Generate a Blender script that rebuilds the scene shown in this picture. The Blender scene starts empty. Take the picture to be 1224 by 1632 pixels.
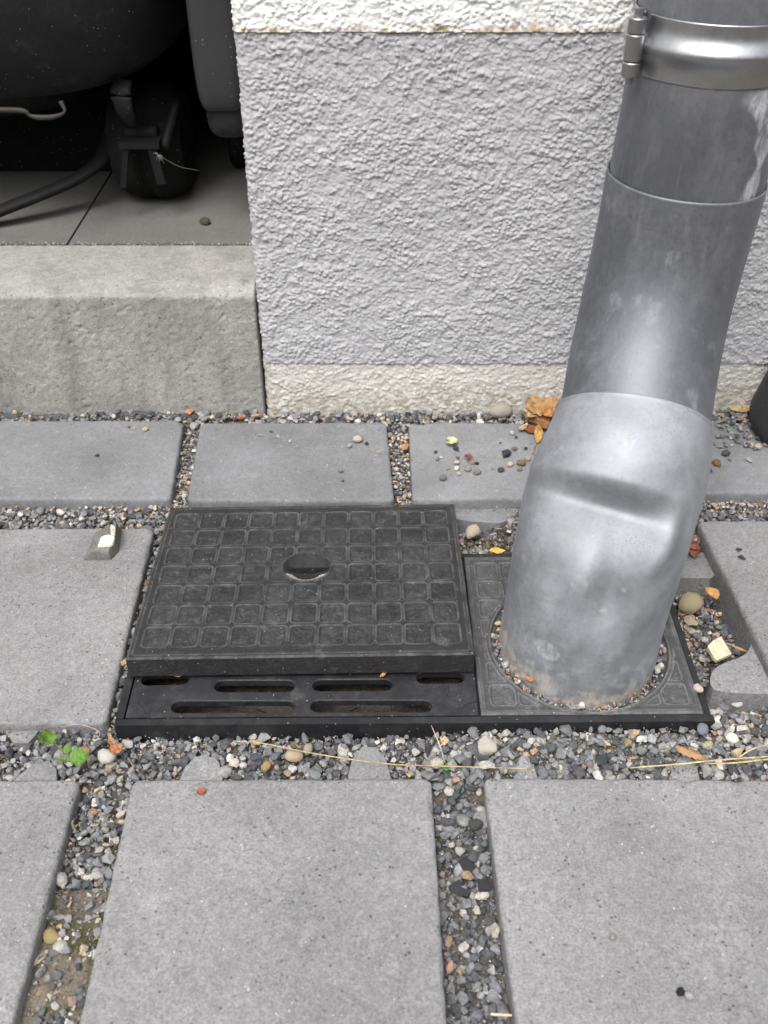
import bpy, bmesh, math, random
import numpy as np
from mathutils import Vector, Matrix, noise as mnoise
R = math.radians
random.seed(7); RNG = np.random.default_rng(11)
S = bpy.context.scene; COL = S.collection

# ------------------------------------------------------------------ camera, sky, sun, exposure
CAM_H, PITCH, FPX, PW, PH = 0.552, 38.7, 1578.0, 1224.0, 1632.0
cd = bpy.data.cameras.new('camera'); cam = bpy.data.objects.new('camera', cd); COL.objects.link(cam)
cam.location = (0, 0, CAM_H); cam.rotation_euler = (R(90 - PITCH), 0, 0)
cd.sensor_fit = 'VERTICAL'; cd.sensor_height = 36; cd.lens = FPX / PH * 36
cd.clip_start = 0.02; cd.clip_end = 500
cd.dof.use_dof = True; cd.dof.focus_distance = 0.76; cd.dof.aperture_fstop = 13
S.camera = cam
SUN_EL, SUN_AZ = 60, 200          # direction towards the sun: azimuth measured from +Y, clockwise
w = bpy.data.worlds.new('World'); S.world = w; w.use_nodes = True
wn = w.node_tree; bg = wn.nodes['Background']
sky = wn.nodes.new('ShaderNodeTexSky'); sky.sky_type = 'NISHITA'; sky.sun_disc = False
sky.sun_elevation = R(SUN_EL); sky.sun_rotation = R(SUN_AZ); sky.dust_density = 6; sky.air_density = 1.5
hs = wn.nodes.new('ShaderNodeHueSaturation'); hs.inputs['Saturation'].default_value = 0.22
wn.links.new(sky.outputs[0], hs.inputs['Color']); wn.links.new(hs.outputs[0], bg.inputs['Color'])
bg.inputs['Strength'].default_value = 0.11
ld = bpy.data.lights.new('sun', 'SUN'); ld.energy = 1.35; ld.angle = R(22); ld.color = (1, 0.97, 0.93)
sun = bpy.data.objects.new('sun', ld); COL.objects.link(sun)
sd = Vector((math.sin(R(SUN_AZ)) * math.cos(R(SUN_EL)), math.cos(R(SUN_AZ)) * math.cos(R(SUN_EL)), math.sin(R(SUN_EL))))
sun.rotation_euler = sd.to_track_quat('Z', 'Y').to_euler()
S.view_settings.view_transform = 'Standard'; S.view_settings.look = 'None'
S.view_settings.exposure = 0.82; S.view_settings.gamma = 1; S.view_settings.use_curve_mapping = False

# ------------------------------------------------------------------ helpers
CP, SP = math.cos(R(PITCH)), math.sin(R(PITCH))
def ray(px, py):
    u, v = (px - PW / 2) / FPX, (PH / 2 - py) / FPX
    return np.array([u, CP + v * SP, -SP + v * CP])
def G(px, py, z=0.0):                     # ground-plan survey: where the sight line meets the level z
    d = ray(px, py); return np.array([0, 0, CAM_H]) + d * ((z - CAM_H) / d[2])
def GY(px, py, y):                        # ... or the upright plane at distance y
    d = ray(px, py); return np.array([0, 0, CAM_H]) + d * (y / d[1])
def depth(p): return p[1] * CP + (CAM_H - p[2]) * SP

def _hash(ix, iy, iz, seed):
    h = (ix * 374761393 + iy * 668265263 + iz * 2147483647 + seed * 974711) & 0xffffffff
    h = ((h ^ (h >> 13)) * 1274126177) & 0xffffffff
    h = ((h ^ (h >> 16)) * 2246822519) & 0xffffffff
    return ((h ^ (h >> 15)) & 0xffff) / 32767.5 - 1
def vn(P, seed=0):                        # vectorised value noise, -1..1
    P = np.asarray(P, float)
    if P.shape[-1] == 2: P = np.concatenate([P, np.zeros(P.shape[:-1] + (1,))], -1)
    i = np.floor(P).astype(np.int64); f = P - i; f = f * f * f * (f * (f * 6 - 15) + 10)
    r = 0
    for dx in (0, 1):
        for dy in (0, 1):
            for dz in (0, 1):
                wgt = (f[..., 0] if dx else 1 - f[..., 0]) * (f[..., 1] if dy else 1 - f[..., 1]) * (f[..., 2] if dz else 1 - f[..., 2])
                r = r + wgt * _hash(i[..., 0] + dx, i[..., 1] + dy, i[..., 2] + dz, seed)
    return r
def fbm(P, o=4, seed=0):
    r = 0; a = 1; t = 0
    for k in range(o): r = r + a * vn(np.asarray(P) * 2.03 ** k + 17.3 * k, seed + k); t += a; a *= .5
    return r / t
def grains(P, seed):                        # rounded grains of random height on a jittered 2-D grid
    i = np.floor(P).astype(np.int64); f = P - i; best = np.zeros(len(P)); o = np.zeros(len(P), np.int64)
    for dx in (-1, 0, 1):
        for dy in (-1, 0, 1):
            a, b = i[:, 0] + dx, i[:, 1] + dy; jx = .5 + .45 * _hash(a, b, o, seed); jy = .5 + .45 * _hash(a, b, o, seed + 1); hh = .62 + .38 * _hash(a, b, o, seed + 2); rr = .62 + .2 * _hash(a, b, o, seed + 3)
            d2 = ((dx + jx - f[:, 0]) ** 2 + (dy + jy - f[:, 1]) ** 2) / rr ** 2; best = np.maximum(best, hh * np.clip(1 - d2, 0, 1) ** 1.35)
    return best
def sstep(a, b, x): t = np.clip((x - a) / (b - a), 0, 1); return t * t * (3 - 2 * t)

def grid_faces(nu, nv, wrap=False):       # vertex index = i*nv + j
    I = np.arange(nu - 1)[:, None]; J = np.arange(nv if wrap else nv - 1)[None, :]
    a = I * nv + J; b = I * nv + (J + 1) % nv
    return np.stack([a, a + nv, b + nv, b], -1).reshape(-1, 4)

def mesh_np(name, V, F, smooth=True, attrs=None):
    V = np.ascontiguousarray(V, dtype=np.float32); F = np.ascontiguousarray(F, dtype=np.int32); k = F.shape[1]
    me = bpy.data.meshes.new(name)
    me.vertices.add(len(V)); me.vertices.foreach_set('co', V.ravel())
    me.loops.add(F.size); me.loops.foreach_set('vertex_index', F.ravel())
    me.polygons.add(len(F)); me.polygons.foreach_set('loop_start', np.arange(0, F.size, k, dtype=np.int32))
    me.polygons.foreach_set('use_smooth', np.full(len(F), smooth, dtype=bool))
    me.update(calc_edges=True)
    for n, a in (attrs or {}).items():
        a = np.asarray(a, np.float32)
        if a.ndim == 1:
            at = me.attributes.new(n, 'FLOAT', 'POINT'); at.data.foreach_set('value', a)
        else:
            at = me.attributes.new(n, 'FLOAT_COLOR', 'POINT')
            at.data.foreach_set('color', np.concatenate([a, np.ones((len(a), 1))], 1).astype(np.float32).ravel())
    return me
def tag(o, label=None, cat=None, group=None, kind=None):
    if label: o['label'] = label
    if cat: o['category'] = cat
    if group: o['group'] = group
    if kind: o['kind'] = kind
    return o
def world_loc(o): return np.array(o.location) + (world_loc(o.parent) if o.parent else 0)
def link(name, me, mat=None, parent=None, loc=(0, 0, 0)):
    o = bpy.data.objects.new(name, me); COL.objects.link(o)
    if parent: o.parent = parent
    o.location = Vector(np.array(loc, float) - (world_loc(parent) if parent else 0))
    if mat and me and not me.materials: me.materials.append(mat)
    return o
def put(name, V, F, mat, parent=None, loc=None, smooth=True, attrs=None):   # world vertices, origin at loc
    V = np.asarray(V, float)
    if loc is None: loc = world_loc(parent) if parent else (V.max(0) + V.min(0)) / 2 * [1, 1, 0] + [0, 0, V[:, 2].min()]
    return link(name, mesh_np(name, V - np.asarray(loc), F, smooth, attrs), mat, parent, loc)
def putbm(name, bm, mat, parent=None, loc=None, smooth=False, bevel=0, segs=2):
    if bevel:
        ed = [e for e in bm.edges if len(e.link_faces) == 2 and e.calc_face_angle(0) > .5]
        bmesh.ops.bevel(bm, geom=ed, offset=bevel, segments=segs, profile=.5, affect='EDGES', clamp_overlap=True)
    if loc is None:
        if parent: loc = world_loc(parent)
        else:
            A = np.array([v.co[:] for v in bm.verts]); loc = [A[:, 0].mean(), A[:, 1].mean(), A[:, 2].min()]
    bmesh.ops.translate(bm, verts=bm.verts, vec=-Vector(loc))
    bmesh.ops.recalc_face_normals(bm, faces=bm.faces)
    me = bpy.data.meshes.new(name); bm.to_mesh(me); bm.free()
    me.polygons.foreach_set('use_smooth', np.full(len(me.polygons), smooth, dtype=bool))
    return link(name, me, mat, parent, loc)
def thing(name, label, cat, loc, group=None): return tag(link(name, None, None, None, loc), label, cat, group)
def bm_prism(poly, z0, z1, bm=None, top_inset=0):
    bm = bm or bmesh.new(); c = np.mean(np.array(poly)[:, :2], 0)
    lo = [bm.verts.new((p[0], p[1], z0)) for p in poly]
    hi = [bm.verts.new((p[0] + (c[0] - p[0]) * top_inset, p[1] + (c[1] - p[1]) * top_inset, z1)) for p in poly]
    n = len(poly); bm.faces.new(hi); bm.faces.new(lo[::-1])
    for i in range(n): bm.faces.new((lo[i], lo[(i + 1) % n], hi[(i + 1) % n], hi[i]))
    return bm
def bm_box(x0, x1, y0, y1, z0, z1, bm=None): return bm_prism([(x0, y0), (x1, y0), (x1, y1), (x0, y1)], z0, z1, bm)
def tube(pts, rad, n=10, sub=6, flat=1.0):   # swept tube with tapered radii, closed ends
    pts = np.array(pts, float); rad = np.array(rad if np.ndim(rad) else [rad] * len(pts), float)
    if sub > 1:
        t = np.linspace(0, len(pts) - 1, (len(pts) - 1) * sub + 1); i = np.clip(t.astype(int), 0, len(pts) - 2); f = (t - i)[:, None]
        P = np.vstack([2 * pts[0] - pts[1], pts, 2 * pts[-1] - pts[-2]])
        a, b, c, d = P[i], P[i + 1], P[i + 2], P[i + 3]
        Q = .5 * ((2 * b) + (-a + c) * f + (2 * a - 5 * b + 4 * c - d) * f ** 2 + (-a + 3 * b - 3 * c + d) * f ** 3)
        rad = np.interp(t, np.arange(len(pts)), rad)
    else: Q = pts
    T = np.gradient(Q, axis=0); T /= np.linalg.norm(T, axis=1)[:, None] + 1e-12
    up = np.array([0, 0, 1.0]) if abs(T[:, 2]).mean() < .8 else np.array([0, 1.0, 0])
    A = np.cross(T, up); A /= np.linalg.norm(A, axis=1)[:, None] + 1e-9; B = np.cross(A, T)
    ph = np.linspace(0, 2 * np.pi, n, endpoint=False)
    V = Q[:, None] + rad[:, None, None] * (A[:, None] * np.cos(ph)[None, :, None] + flat * B[:, None] * np.sin(ph)[None, :, None])
    V = V.reshape(-1, 3); F = grid_faces(len(Q), n, True)
    k = len(V); V = np.vstack([V, Q[0], Q[-1]]); j = np.arange(n)
    F = np.vstack([F, np.stack([j, (j + 1) % n, np.full(n, k), np.full(n, k)], 1),
                   np.stack([(len(Q) - 1) * n + (j + 1) % n, (len(Q) - 1) * n + j, np.full(n, k + 1), np.full(n, k + 1)], 1)])
    return V, F
def tri_fix(F):                              # quads with a doubled corner -> all triangles
    T = np.vstack([F[:, [0, 1, 2]], F[:, [0, 2, 3]]])
    return T[(T[:, 0] != T[:, 1]) & (T[:, 1] != T[:, 2]) & (T[:, 0] != T[:, 2])]
def put_tube(name, pts, rad, mat, parent=None, loc=None, n=10, sub=6, flat=1.0):
    V, F = tube(pts, rad, n, sub, flat); return put(name, V, tri_fix(F), mat, parent, loc)
def lathe(prof, c, n=48, axis='z'):
    prof = np.array(prof); ph = np.linspace(0, 2 * np.pi, n, endpoint=False)
    V = np.stack([prof[:, 0, None] * np.cos(ph), prof[:, 0, None] * np.sin(ph), np.repeat(prof[:, 1, None], n, 1)], -1).reshape(-1, 3)
    if axis == 'x': V = V[:, [2, 0, 1]]
    return V + np.array(c), grid_faces(len(prof), n, True)

# ------------------------------------------------------------------ materials
class MB:
    def __init__(s, name):
        s.m = bpy.data.materials.new(name); s.m.use_nodes = True; s.t = s.m.node_tree
        s.b = s.t.nodes['Principled BSDF']; s.tc = s.n('TexCoord'); s.oi = s.n('ObjectInfo')
        a = s.n('VectorMath', operation='SCALE'); s.l(s.oi.outputs['Random'], a.inputs['Scale']); a.inputs[0].default_value = (7.3, 3.1, 5.7)
        c = s.n('VectorMath', operation='ADD'); s.l(s.tc.outputs['Object'], c.inputs[0]); s.l(a.outputs[0], c.inputs[1]); s.co = c.outputs[0]
    def n(s, t, **k):
        x = s.t.nodes.new('ShaderNode' + ('Tex' + t[1:] if t[0] == '~' else t))
        for a, b in k.items(): setattr(x, a, b)
        return x
    def l(s, a, b): s.t.links.new(a, b)
    def noise(s, sc, det=4, ro=.55, co=None, stretch=None):
        x = s.n('~Noise'); x.inputs['Scale'].default_value = sc; x.inputs['Detail'].default_value = det; x.inputs['Roughness'].default_value = ro
        co = co or s.co
        if stretch:
            mp = s.n('Mapping'); mp.inputs['Scale'].default_value = stretch; s.l(co, mp.inputs['Vector']); co = mp.outputs[0]
        s.l(co, x.inputs['Vector']); return x.outputs['Fac']
    def voro(s, sc, out='Distance', feature='F1'):
        x = s.n('~Voronoi', feature=feature); x.inputs['Scale'].default_value = sc; s.l(s.co, x.inputs['Vector']); return x.outputs[out]
    def ramp(s, f, *st):
        x = s.n('ValToRGB'); e = x.color_ramp.elements
        while len(e) < len(st): e.new(.5)
        for q, (p, c) in zip(e, st): q.position = p; q.color = (*((c,) * 3 if not hasattr(c, '__len__') else c), 1)
        s.l(f, x.inputs[0]); return x.outputs[0]
    def val(s, v):
        x = s.n('Value'); x.outputs[0].default_value = v; return x.outputs[0]
    def math(s, op, a, b=None, clamp=False):
        x = s.n('Math', operation=op, use_clamp=clamp)
        for i, q in enumerate((a, b)):
            if q is None: continue
            if isinstance(q, (int, float)): x.inputs[i].default_value = q
            else: s.l(q, x.inputs[i])
        return x.outputs[0]
    def mix(s, f, a, b, mode='MIX'):
        x = s.n('Mix', data_type='RGBA', blend_type=mode)
        for i, q in ((0, f), (6, a), (7, b)):
            if isinstance(q, (int, float)) and i == 0: x.inputs[0].default_value = q
            elif isinstance(q, (tuple, list)): x.inputs[i].default_value = (*q, 1)
            elif isinstance(q, (int, float)): x.inputs[i].default_value = (q, q, q, 1)
            else: s.l(q, x.inputs[i])
        return x.outputs[2]
    def attr(s, name, out='Fac'):
        x = s.n('Attribute'); x.attribute_name = name; return x.outputs[out]
    def bump(s, h, dist, st=1.0):
        x = s.n('Bump'); x.inputs['Strength'].default_value = st; x.inputs['Distance'].default_value = dist
        s.l(h, x.inputs['Height']); s.l(x.outputs[0], s.b.inputs['Normal'])
    def set(s, **k):
        for a, v in k.items():
            i = s.b.inputs[a.replace('_', ' ')]
            if isinstance(v, (int, float)): i.default_value = v
            elif isinstance(v, tuple): i.default_value = (*v, 1)
            else: s.l(v, i)
        return s

def concrete(name, base, fine=620, blotch=9, pit=.5, warm=(1, 1, 1), speck=.75, bumpd=.0009, blot=.16, sand=.5):
    m = MB(name); c = np.array(warm) * base
    tone = m.math('ADD', m.math('MULTIPLY', m.oi.outputs['Random'], .16), .92)
    f = m.noise(fine, 3, .7); g = m.noise(fine * .33, 4, .65); b = m.noise(blotch, 5, .6); v = m.voro(fine * .42)
    wv = m.voro(fine * .3, 'Color'); br = m.n('SeparateColor'); m.l(wv, br.inputs[0])
    k = m.ramp(f, (.28, 1 - speck * .62), (.5, 1.0), (.72, 1 + speck * .55))
    k2 = m.ramp(g, (.3, 1 - speck * .30), (.7, 1 + speck * .28))
    k3 = m.ramp(b, (.3, 1 - blot), (.7, 1 + blot))
    col = m.mix(1, m.mix(1, m.mix(1, m.mix(1, tuple(c), tone, 'MULTIPLY'), k, 'MULTIPLY'), k2, 'MULTIPLY'), k3, 'MULTIPLY')
    pm = m.noise(38, 3)                                      # where the surface is open and pitted
    pits = m.math('MULTIPLY', m.ramp(v, (.10, 1.0), (.26, 0.0)), m.ramp(m.math('ADD', m.math('MULTIPLY', pm, .7), m.math('MULTIPLY', br.outputs[0], .55)), (.70, 0), (.80, 1)))
    col = m.mix(m.math('MULTIPLY', pits, pit), col, tuple(c * .32))
    lt = m.math('MULTIPLY', m.ramp(v, (.14, 1.0), (.24, 0.0)), m.ramp(br.outputs[1], (.86, 0), (.9, 1)))
    col = m.mix(m.math('MULTIPLY', lt, sand), col, tuple(np.minimum(c * 2.6, .75)))
    h = m.math('ADD', m.math('MULTIPLY', f, .55), m.math('MULTIPLY', g, .9)); h = m.math('SUBTRACT', h, m.math('MULTIPLY', pits, .9))
    stn = m.math('MULTIPLY', m.ramp(m.noise(5, 6, .7), (.50, 0), (.68, 1)), m.ramp(m.noise(60, 5, .75), (.38, 0), (.62, 1)))
    col = m.mix(m.math('MULTIPLY', stn, .42), col, tuple(c * .5)); lt2 = m.math('MULTIPLY', m.ramp(m.noise(33, 7, .8), (.60, 0), (.70, 1)), .40)
    col = m.mix(lt2, col, tuple(np.minimum(c * 1.8, .7)))
    if name.startswith('cast'):
        sk = m.math('MULTIPLY', m.ramp(m.noise(40, 5, .7, stretch=(1, 1, .14)), (.48, 0), (.68, 1)), .5); col = m.mix(sk, col, tuple(c * .50))
        dk2 = m.math('MULTIPLY', m.ramp(m.noise(70, 6, .8, stretch=(.7, .7, 1.3)), (.60, 0), (.68, 1)), .55); col = m.mix(dk2, col, tuple(c * .38))
    m.bump(h, bumpd); m.set(Base_Color=col, Roughness=.9); m.b.inputs['Specular IOR Level'].default_value = .25
    return m.m
M = {}
M['slab'] = concrete('slab concrete', .225, 600, 10, .5, (.985, .99, 1.01), .55, bumpd=.0009, blot=.20)
M['slab_back'] = concrete('slab concrete worn', .215, 640, 14, .3, (.97, .985, 1.03), .35, bumpd=.0006)
M['kerb'] = concrete('cast concrete', .335, 620, 16, .5, (1.02, 1, .95), .36, blot=.16, bumpd=.001)
M['floor'] = concrete('floor slab concrete', .15, 700, 8, .3, (1.02, 1, .96), .25, bumpd=.0004)
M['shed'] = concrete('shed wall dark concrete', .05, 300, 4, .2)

def plaster(name, base, dirt=None, dcol=(.55, .5, .4)):
    m = MB(name); n = m.noise(9, 5); f = m.noise(900, 3)
    k = m.ramp(n, (.3, .94), (.7, 1.05)); col = m.mix(1, tuple(base), k, 'MULTIPLY')
    if dirt: col = m.mix(m.math('MULTIPLY', m.attr('dirt'), m.ramp(m.noise(160, 4), (.35, 0), (.6, 1))), col, dcol)
    m.bump(m.math('ADD', f, m.math('MULTIPLY', m.noise(2200, 2), .5)), .0006); m.set(Base_Color=col, Roughness=.92)
    m.b.inputs['Specular IOR Level'].default_value = .2; return m.m
M['plinth'] = plaster('lilac grey render', (.475, .477, .497))
M['white'] = plaster('white render', (.86, .858, .85), True, (.50, .40, .26))
M['base'] = plaster('cream base render', (.66, .65, .62), True, (.42, .39, .34))

def zinc(name, base, rough, speckle, stretch=(1, 1, .35), metal=1.0, oxide=0):
    m = MB(name); n = m.noise(24, 6, .68, stretch=stretch); f = m.noise(420, 4, .7); sp = m.noise(330, 5, .7)
    stn = m.attr('stain'); drt = m.attr('dirt'); ox = m.math('MULTIPLY', m.math('MULTIPLY', m.ramp(m.noise(20, 7, .72, stretch=(1, 1, .6)), (.40, 0), (.66, 1)), m.ramp(m.noise(210, 6, .8), (.36, .2), (.62, 1))), oxide)
    k = m.ramp(n, (.3, .80), (.7, 1.12)); col = m.mix(1, tuple(base), k, 'MULTIPLY')
    k = m.ramp(sp, (.34, 1 - speckle), (.5, 1), (.68, 1 + speckle * .4)); col = m.mix(1, col, k, 'MULTIPLY')
    dk = m.math('MULTIPLY', m.ramp(m.noise(260, 3, .6), (.66, 0), (.74, 1)), speckle * 1.6, True)
    col = m.mix(dk, col, (.12, .125, .13))
    col = m.mix(m.math('MULTIPLY', ox, .42), col, (.44, .45, .48)); streak = m.math('MULTIPLY', m.ramp(m.noise(46, 4, .6, stretch=(6, 6, .28)), (.60, 0), (.74, 1)), .22)
    col = m.mix(streak, col, (.46, .47, .50))
    st = m.math('MULTIPLY', stn, m.ramp(m.noise(150, 7, .8, stretch=(1, 1, .4)), (.40, .1), (.58, 1)), True)
    col = m.mix(st, col, (.44, .455, .49)); dd = m.math('MULTIPLY', drt, m.ramp(m.noise(120, 5, .7), (.42, 0), (.58, 1)), True)
    col = m.mix(dd, col, (.45, .38, .29))
    pt = m.math('MULTIPLY', m.ramp(m.voro(420), (.16, 1), (.26, 0)), m.ramp(m.noise(24, 5, .7), (.46, 0.0), (.62, .8)))
    col = m.mix(m.math('MULTIPLY', pt, speckle * 6, True), col, (.15, .155, .165))
    scr = m.ramp(m.noise(60, 2, .5, stretch=(9, 9, .5)), (.70, 0), (.76, 1))
    ro = m.math('ADD', m.math('ADD', m.math('MULTIPLY', n, .16), m.math('MULTIPLY', sp, .14)), rough - .15)
    ro = m.math('ADD', ro, m.math('MULTIPLY', m.math('MAXIMUM', m.math('MAXIMUM', st, dd), m.math('MULTIPLY', ox, .6)), .3)); ro = m.math('SUBTRACT', ro, m.math('MULTIPLY', scr, .08))
    met = m.math('SUBTRACT', metal, m.math('MULTIPLY', m.math('MAXIMUM', m.math('MAXIMUM', st, dd), m.math('MULTIPLY', ox, .45)), .9), True)
    m.bump(m.math('ADD', m.math('MULTIPLY', f, .4), m.math('MULTIPLY', n, .6)), .00025)
    m.set(Base_Color=col, Roughness=ro, Metallic=met); return m.m
M['zinc'] = zinc('weathered zinc sheet', (.205, .215, .24), .60, .10, metal=.90, oxide=.6)
M['zinc_new'] = zinc('zinc clamp', (.42, .43, .45), .42, .05)
M['galv'] = zinc('galvanised steel', (.355, .372, .405), .61, .09, (1, 1, 1), .80, 1)

def dim(m):
    m.node_tree.nodes['Principled BSDF'].inputs['Specular IOR Level'].default_value = .18; return m
def plastic(name, base, dust, rough=.5, fine=900, bump=.0002, glint_wear=0):
    m = MB(name); n = m.noise(26, 6, .68); s2 = m.noise(150, 5, .75); sp = m.voro(330); spc = m.voro(330, 'Color')
    sc = m.n('SeparateColor'); m.l(spc, sc.inputs[0])
    d = m.math('MULTIPLY', m.ramp(n, (.36, .12), (.66, 1)), m.ramp(s2, (.36, .15), (.68, 1)))
    if glint_wear:
        d = m.math('MULTIPLY', d, m.math('ADD', m.math('MULTIPLY', m.attr('pan'), .85), .35), True)
    col = m.mix(m.math('MULTIPLY', d, dust), tuple(base), (.27, .27, .275))
    scf = m.math('MULTIPLY', m.ramp(m.noise(48, 9, .82), (.55, 0), (.68, 1)), m.ramp(m.noise(12, 3), (.40, 0), (.6, 1)))
    col = m.mix(m.math('MULTIPLY', scf, dust * 1.3, True), col, (.36, .355, .34))
    gr = m.math('MULTIPLY', m.ramp(m.noise(420, 5, .8), (.54, 0), (.68, 1)), m.ramp(m.noise(22, 5, .7), (.40, 0), (.62, .8)))
    col = m.mix(m.math('MULTIPLY', gr, dust, True), col, (.36, .355, .34))
    if glint_wear: col = m.mix(m.math('MULTIPLY', m.attr('glint_wear'), m.ramp(m.noise(70, 6, .75), (.36, .0), (.66, glint_wear))), col, (.36, .36, .36))  # lip highlights painted into the colour, together with edge wear
    sk = m.math('MULTIPLY', m.ramp(sp, (.10, 1), (.17, 0)), m.ramp(sc.outputs[0], (.88, 0), (.90, 1)))
    col = m.mix(m.math('MULTIPLY', sk, .75), col, (.52, .50, .46))
    m.bump(m.math('ADD', m.noise(fine, 3, .7), m.math('MULTIPLY', d, .3)), bump)
    m.set(Base_Color=col, Roughness=m.math('ADD', m.math('MULTIPLY', d, .35), rough)); return m.m
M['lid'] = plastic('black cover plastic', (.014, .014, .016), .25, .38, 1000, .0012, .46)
M['grate'] = plastic('black grate plastic', (.012, .012, .015), .11, .42, 700, .0004)
M['plate'] = plastic('faded collar plastic', (.045, .046, .049), .35, .55, 1100, .0005, .5)
M['frame'] = plastic('black rim plastic', (.008, .009, .011), .08, .4)
M['dark_plastic'] = plastic('dark machine plastic', (.014, .014, .016), .06, .5)
M['grey_plastic'] = plastic('grey moulded plastic', (.030, .030, .034), .02, .55)
M['rubber'] = plastic('tyre rubber', (.007, .007, .007), .05, .8)
def simple(name, col, rough=.6, metal=0, scale=60, var=.2, bump=.0003):
    m = MB(name); n = m.noise(scale, 4); k = m.ramp(n, (.3, 1 - var), (.7, 1 + var))
    m.bump(n, bump); m.set(Base_Color=m.mix(1, tuple(col), k, 'MULTIPLY'), Roughness=rough, Metallic=metal); return m.m
for k in ('dark_plastic', 'rubber'): dim(M[k])
M['dark_metal'] = simple('dark painted steel', (.012, .012, .013), .65, .0)
dim(M['dark_metal'])
M['trim'] = simple('worn pale trim', (.030, .026, .023), .7)
M['web'] = simple('cobweb fluff', (.22, .21, .19), .9)
M['sand'] = simple('dry sand', (.40, .34, .25), .95, 0, 500, .4, .001)
M['soil'] = None
def soil():
    m = MB('sandy joint soil'); n = m.noise(30, 6, .65); f = m.noise(520, 4, .75); g = m.noise(150, 4, .7)
    col = m.ramp(n, (.3, (.085, .075, .062)), (.55, (.16, .135, .105)), (.75, (.24, .205, .155)))
    col = m.mix(1, col, m.ramp(f, (.3, .5), (.7, 1.5)), 'MULTIPLY')
    mo = m.math('MULTIPLY', m.attr('moss'), m.ramp(g, (.4, 0), (.55, 1)), True); col = m.mix(mo, col, (.060, .058, .012))
    m.bump(m.math('ADD', f, g), .0016); m.set(Base_Color=col, Roughness=.95); return m.m
M['soil'] = soil()
def stone(name, src):
    m = MB(name); f = m.noise(480, 4, .7); g = m.noise(130, 4, .6)
    c = m.attr('col', 'Color') if src == 'attr' else m.oi.outputs['Color']
    col = m.mix(1, m.mix(1, c, m.ramp(f, (.3, .72), (.7, 1.28)), 'MULTIPLY'), m.ramp(g, (.3, .8), (.7, 1.2)), 'MULTIPLY')
    m.bump(m.math('ADD', m.math('MULTIPLY', f, .5), g), .0008); m.set(Base_Color=col, Roughness=.8)
    m.b.inputs['Specular IOR Level'].default_value = .3; return m.m
M['gravel'] = stone('gravel stone', 'attr'); M['stone'] = stone('single stone', 'obj')
def leafm(name, trans=.0):
    m = MB(name); n = m.noise(90, 5, .65); g = m.noise(420, 3)
    col = m.mix(1, m.oi.outputs['Color'], m.ramp(n, (.32, .30), (.5, 1), (.7, 1.35)), 'MULTIPLY')
    m.bump(m.math('ADD', n, g), .0012); m.set(Base_Color=col, Roughness=.6, Subsurface_Weight=trans); 
    m.b.inputs['Subsurface Radius'].default_value = (.002, .002, .001); return m.m
M['leaf'] = leafm('dry leaf'); M['green'] = leafm('fresh leaf', .15); M['straw'] = leafm('straw')

# ------------------------------------------------------------------ ground and pavement
WY = 0.853                                  # house wall plane
g_ = bm_box(-150, 150, -150, 150, -.5, -.09)
tag(putbm('ground', g_, M['soil'], loc=(0, 0, -.5)), kind='structure')

def Q(*pts): return [G(x, y)[:2] for x, y in pts]
def ext(a, b, L): a, b = np.array(a), np.array(b); return a + (b - a) / np.linalg.norm(b - a) * L
SL = []                                     # (corner list bl br tr tl, material)
def sq(tl, tr, ld, rd, L=.205):            # front edge out of the frame: far corners + side directions
    a, b = G(*tl)[:2], G(*tr)[:2]; return [ext(a, G(*ld)[:2], L), ext(b, G(*rd)[:2], L), b, a]
SA = G(128, 1241)[:2]; sa_r = G(20, 1632)[:2]; dA = (sa_r - SA) / np.linalg.norm(sa_r - SA); nA = np.array([dA[1], -dA[0]])
nA = nA if nA[0] < 0 else -nA
slabA = [SA + nA * .20 + dA * .205, SA + dA * .205, SA, SA + nA * .20]
slabB = sq((211, 1241), (688, 1238), (125, 1632), (713, 1632))
slabC = sq((770, 1237), (1224, 1229), (822, 1632), (1500, 1632)); slabC[2] = slabC[3] + np.array([.205, -.002]); slabC[1] = slabC[0] + np.array([.203, .002])
slabD = Q((-160, 1156), (169, 1151), (246, 840), (-75, 842))
slabE = Q((1236, 1078), (1640, 1070), (1420, 826), (1111, 829))
slabF = Q((-72, 796), (272, 795), (293, 669), (-20, 669))
slabG = Q((297, 797), (629, 797), (616, 672), (319, 673))
slabH = Q((657, 797), (985, 791), (925, 673), (651, 673))
slabI = Q((1010, 788), (1350, 782), (1275, 673), (950, 673))
SLABS = [(slabA, 'slab', 1), (slabB, 'slab', 2), (slabC, 'slab', 3), (slabD, 'slab', 4), (slabE, 'slab', 5),
         (slabF, 'slab_back', 6), (slabG, 'slab_back', 7), (slabH, 'slab_back', 8), (slabI, 'slab_back', 9)]
# the rest of the yard beyond the frame, a few more slabs of the same lot
def shift(s, dx, dy): return [np.array(p) + (dx, dy) for p in s]
for s, dx, dy, k in ((slabA, -.225, .0, 10), (slabC, .235, .0, 11), (slabA, -.02, -.25, 12), (slabB, .0, -.245, 13), (slabC, .0, -.245, 14), (slabF, -.232, 0, 15), (slabI, .235, 0, 16), (slabD, -.235, 0, 17)):
    SLABS.append((shift(s, dx, dy), 'slab_back' if k in (15, 16) else 'slab', k))

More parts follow.
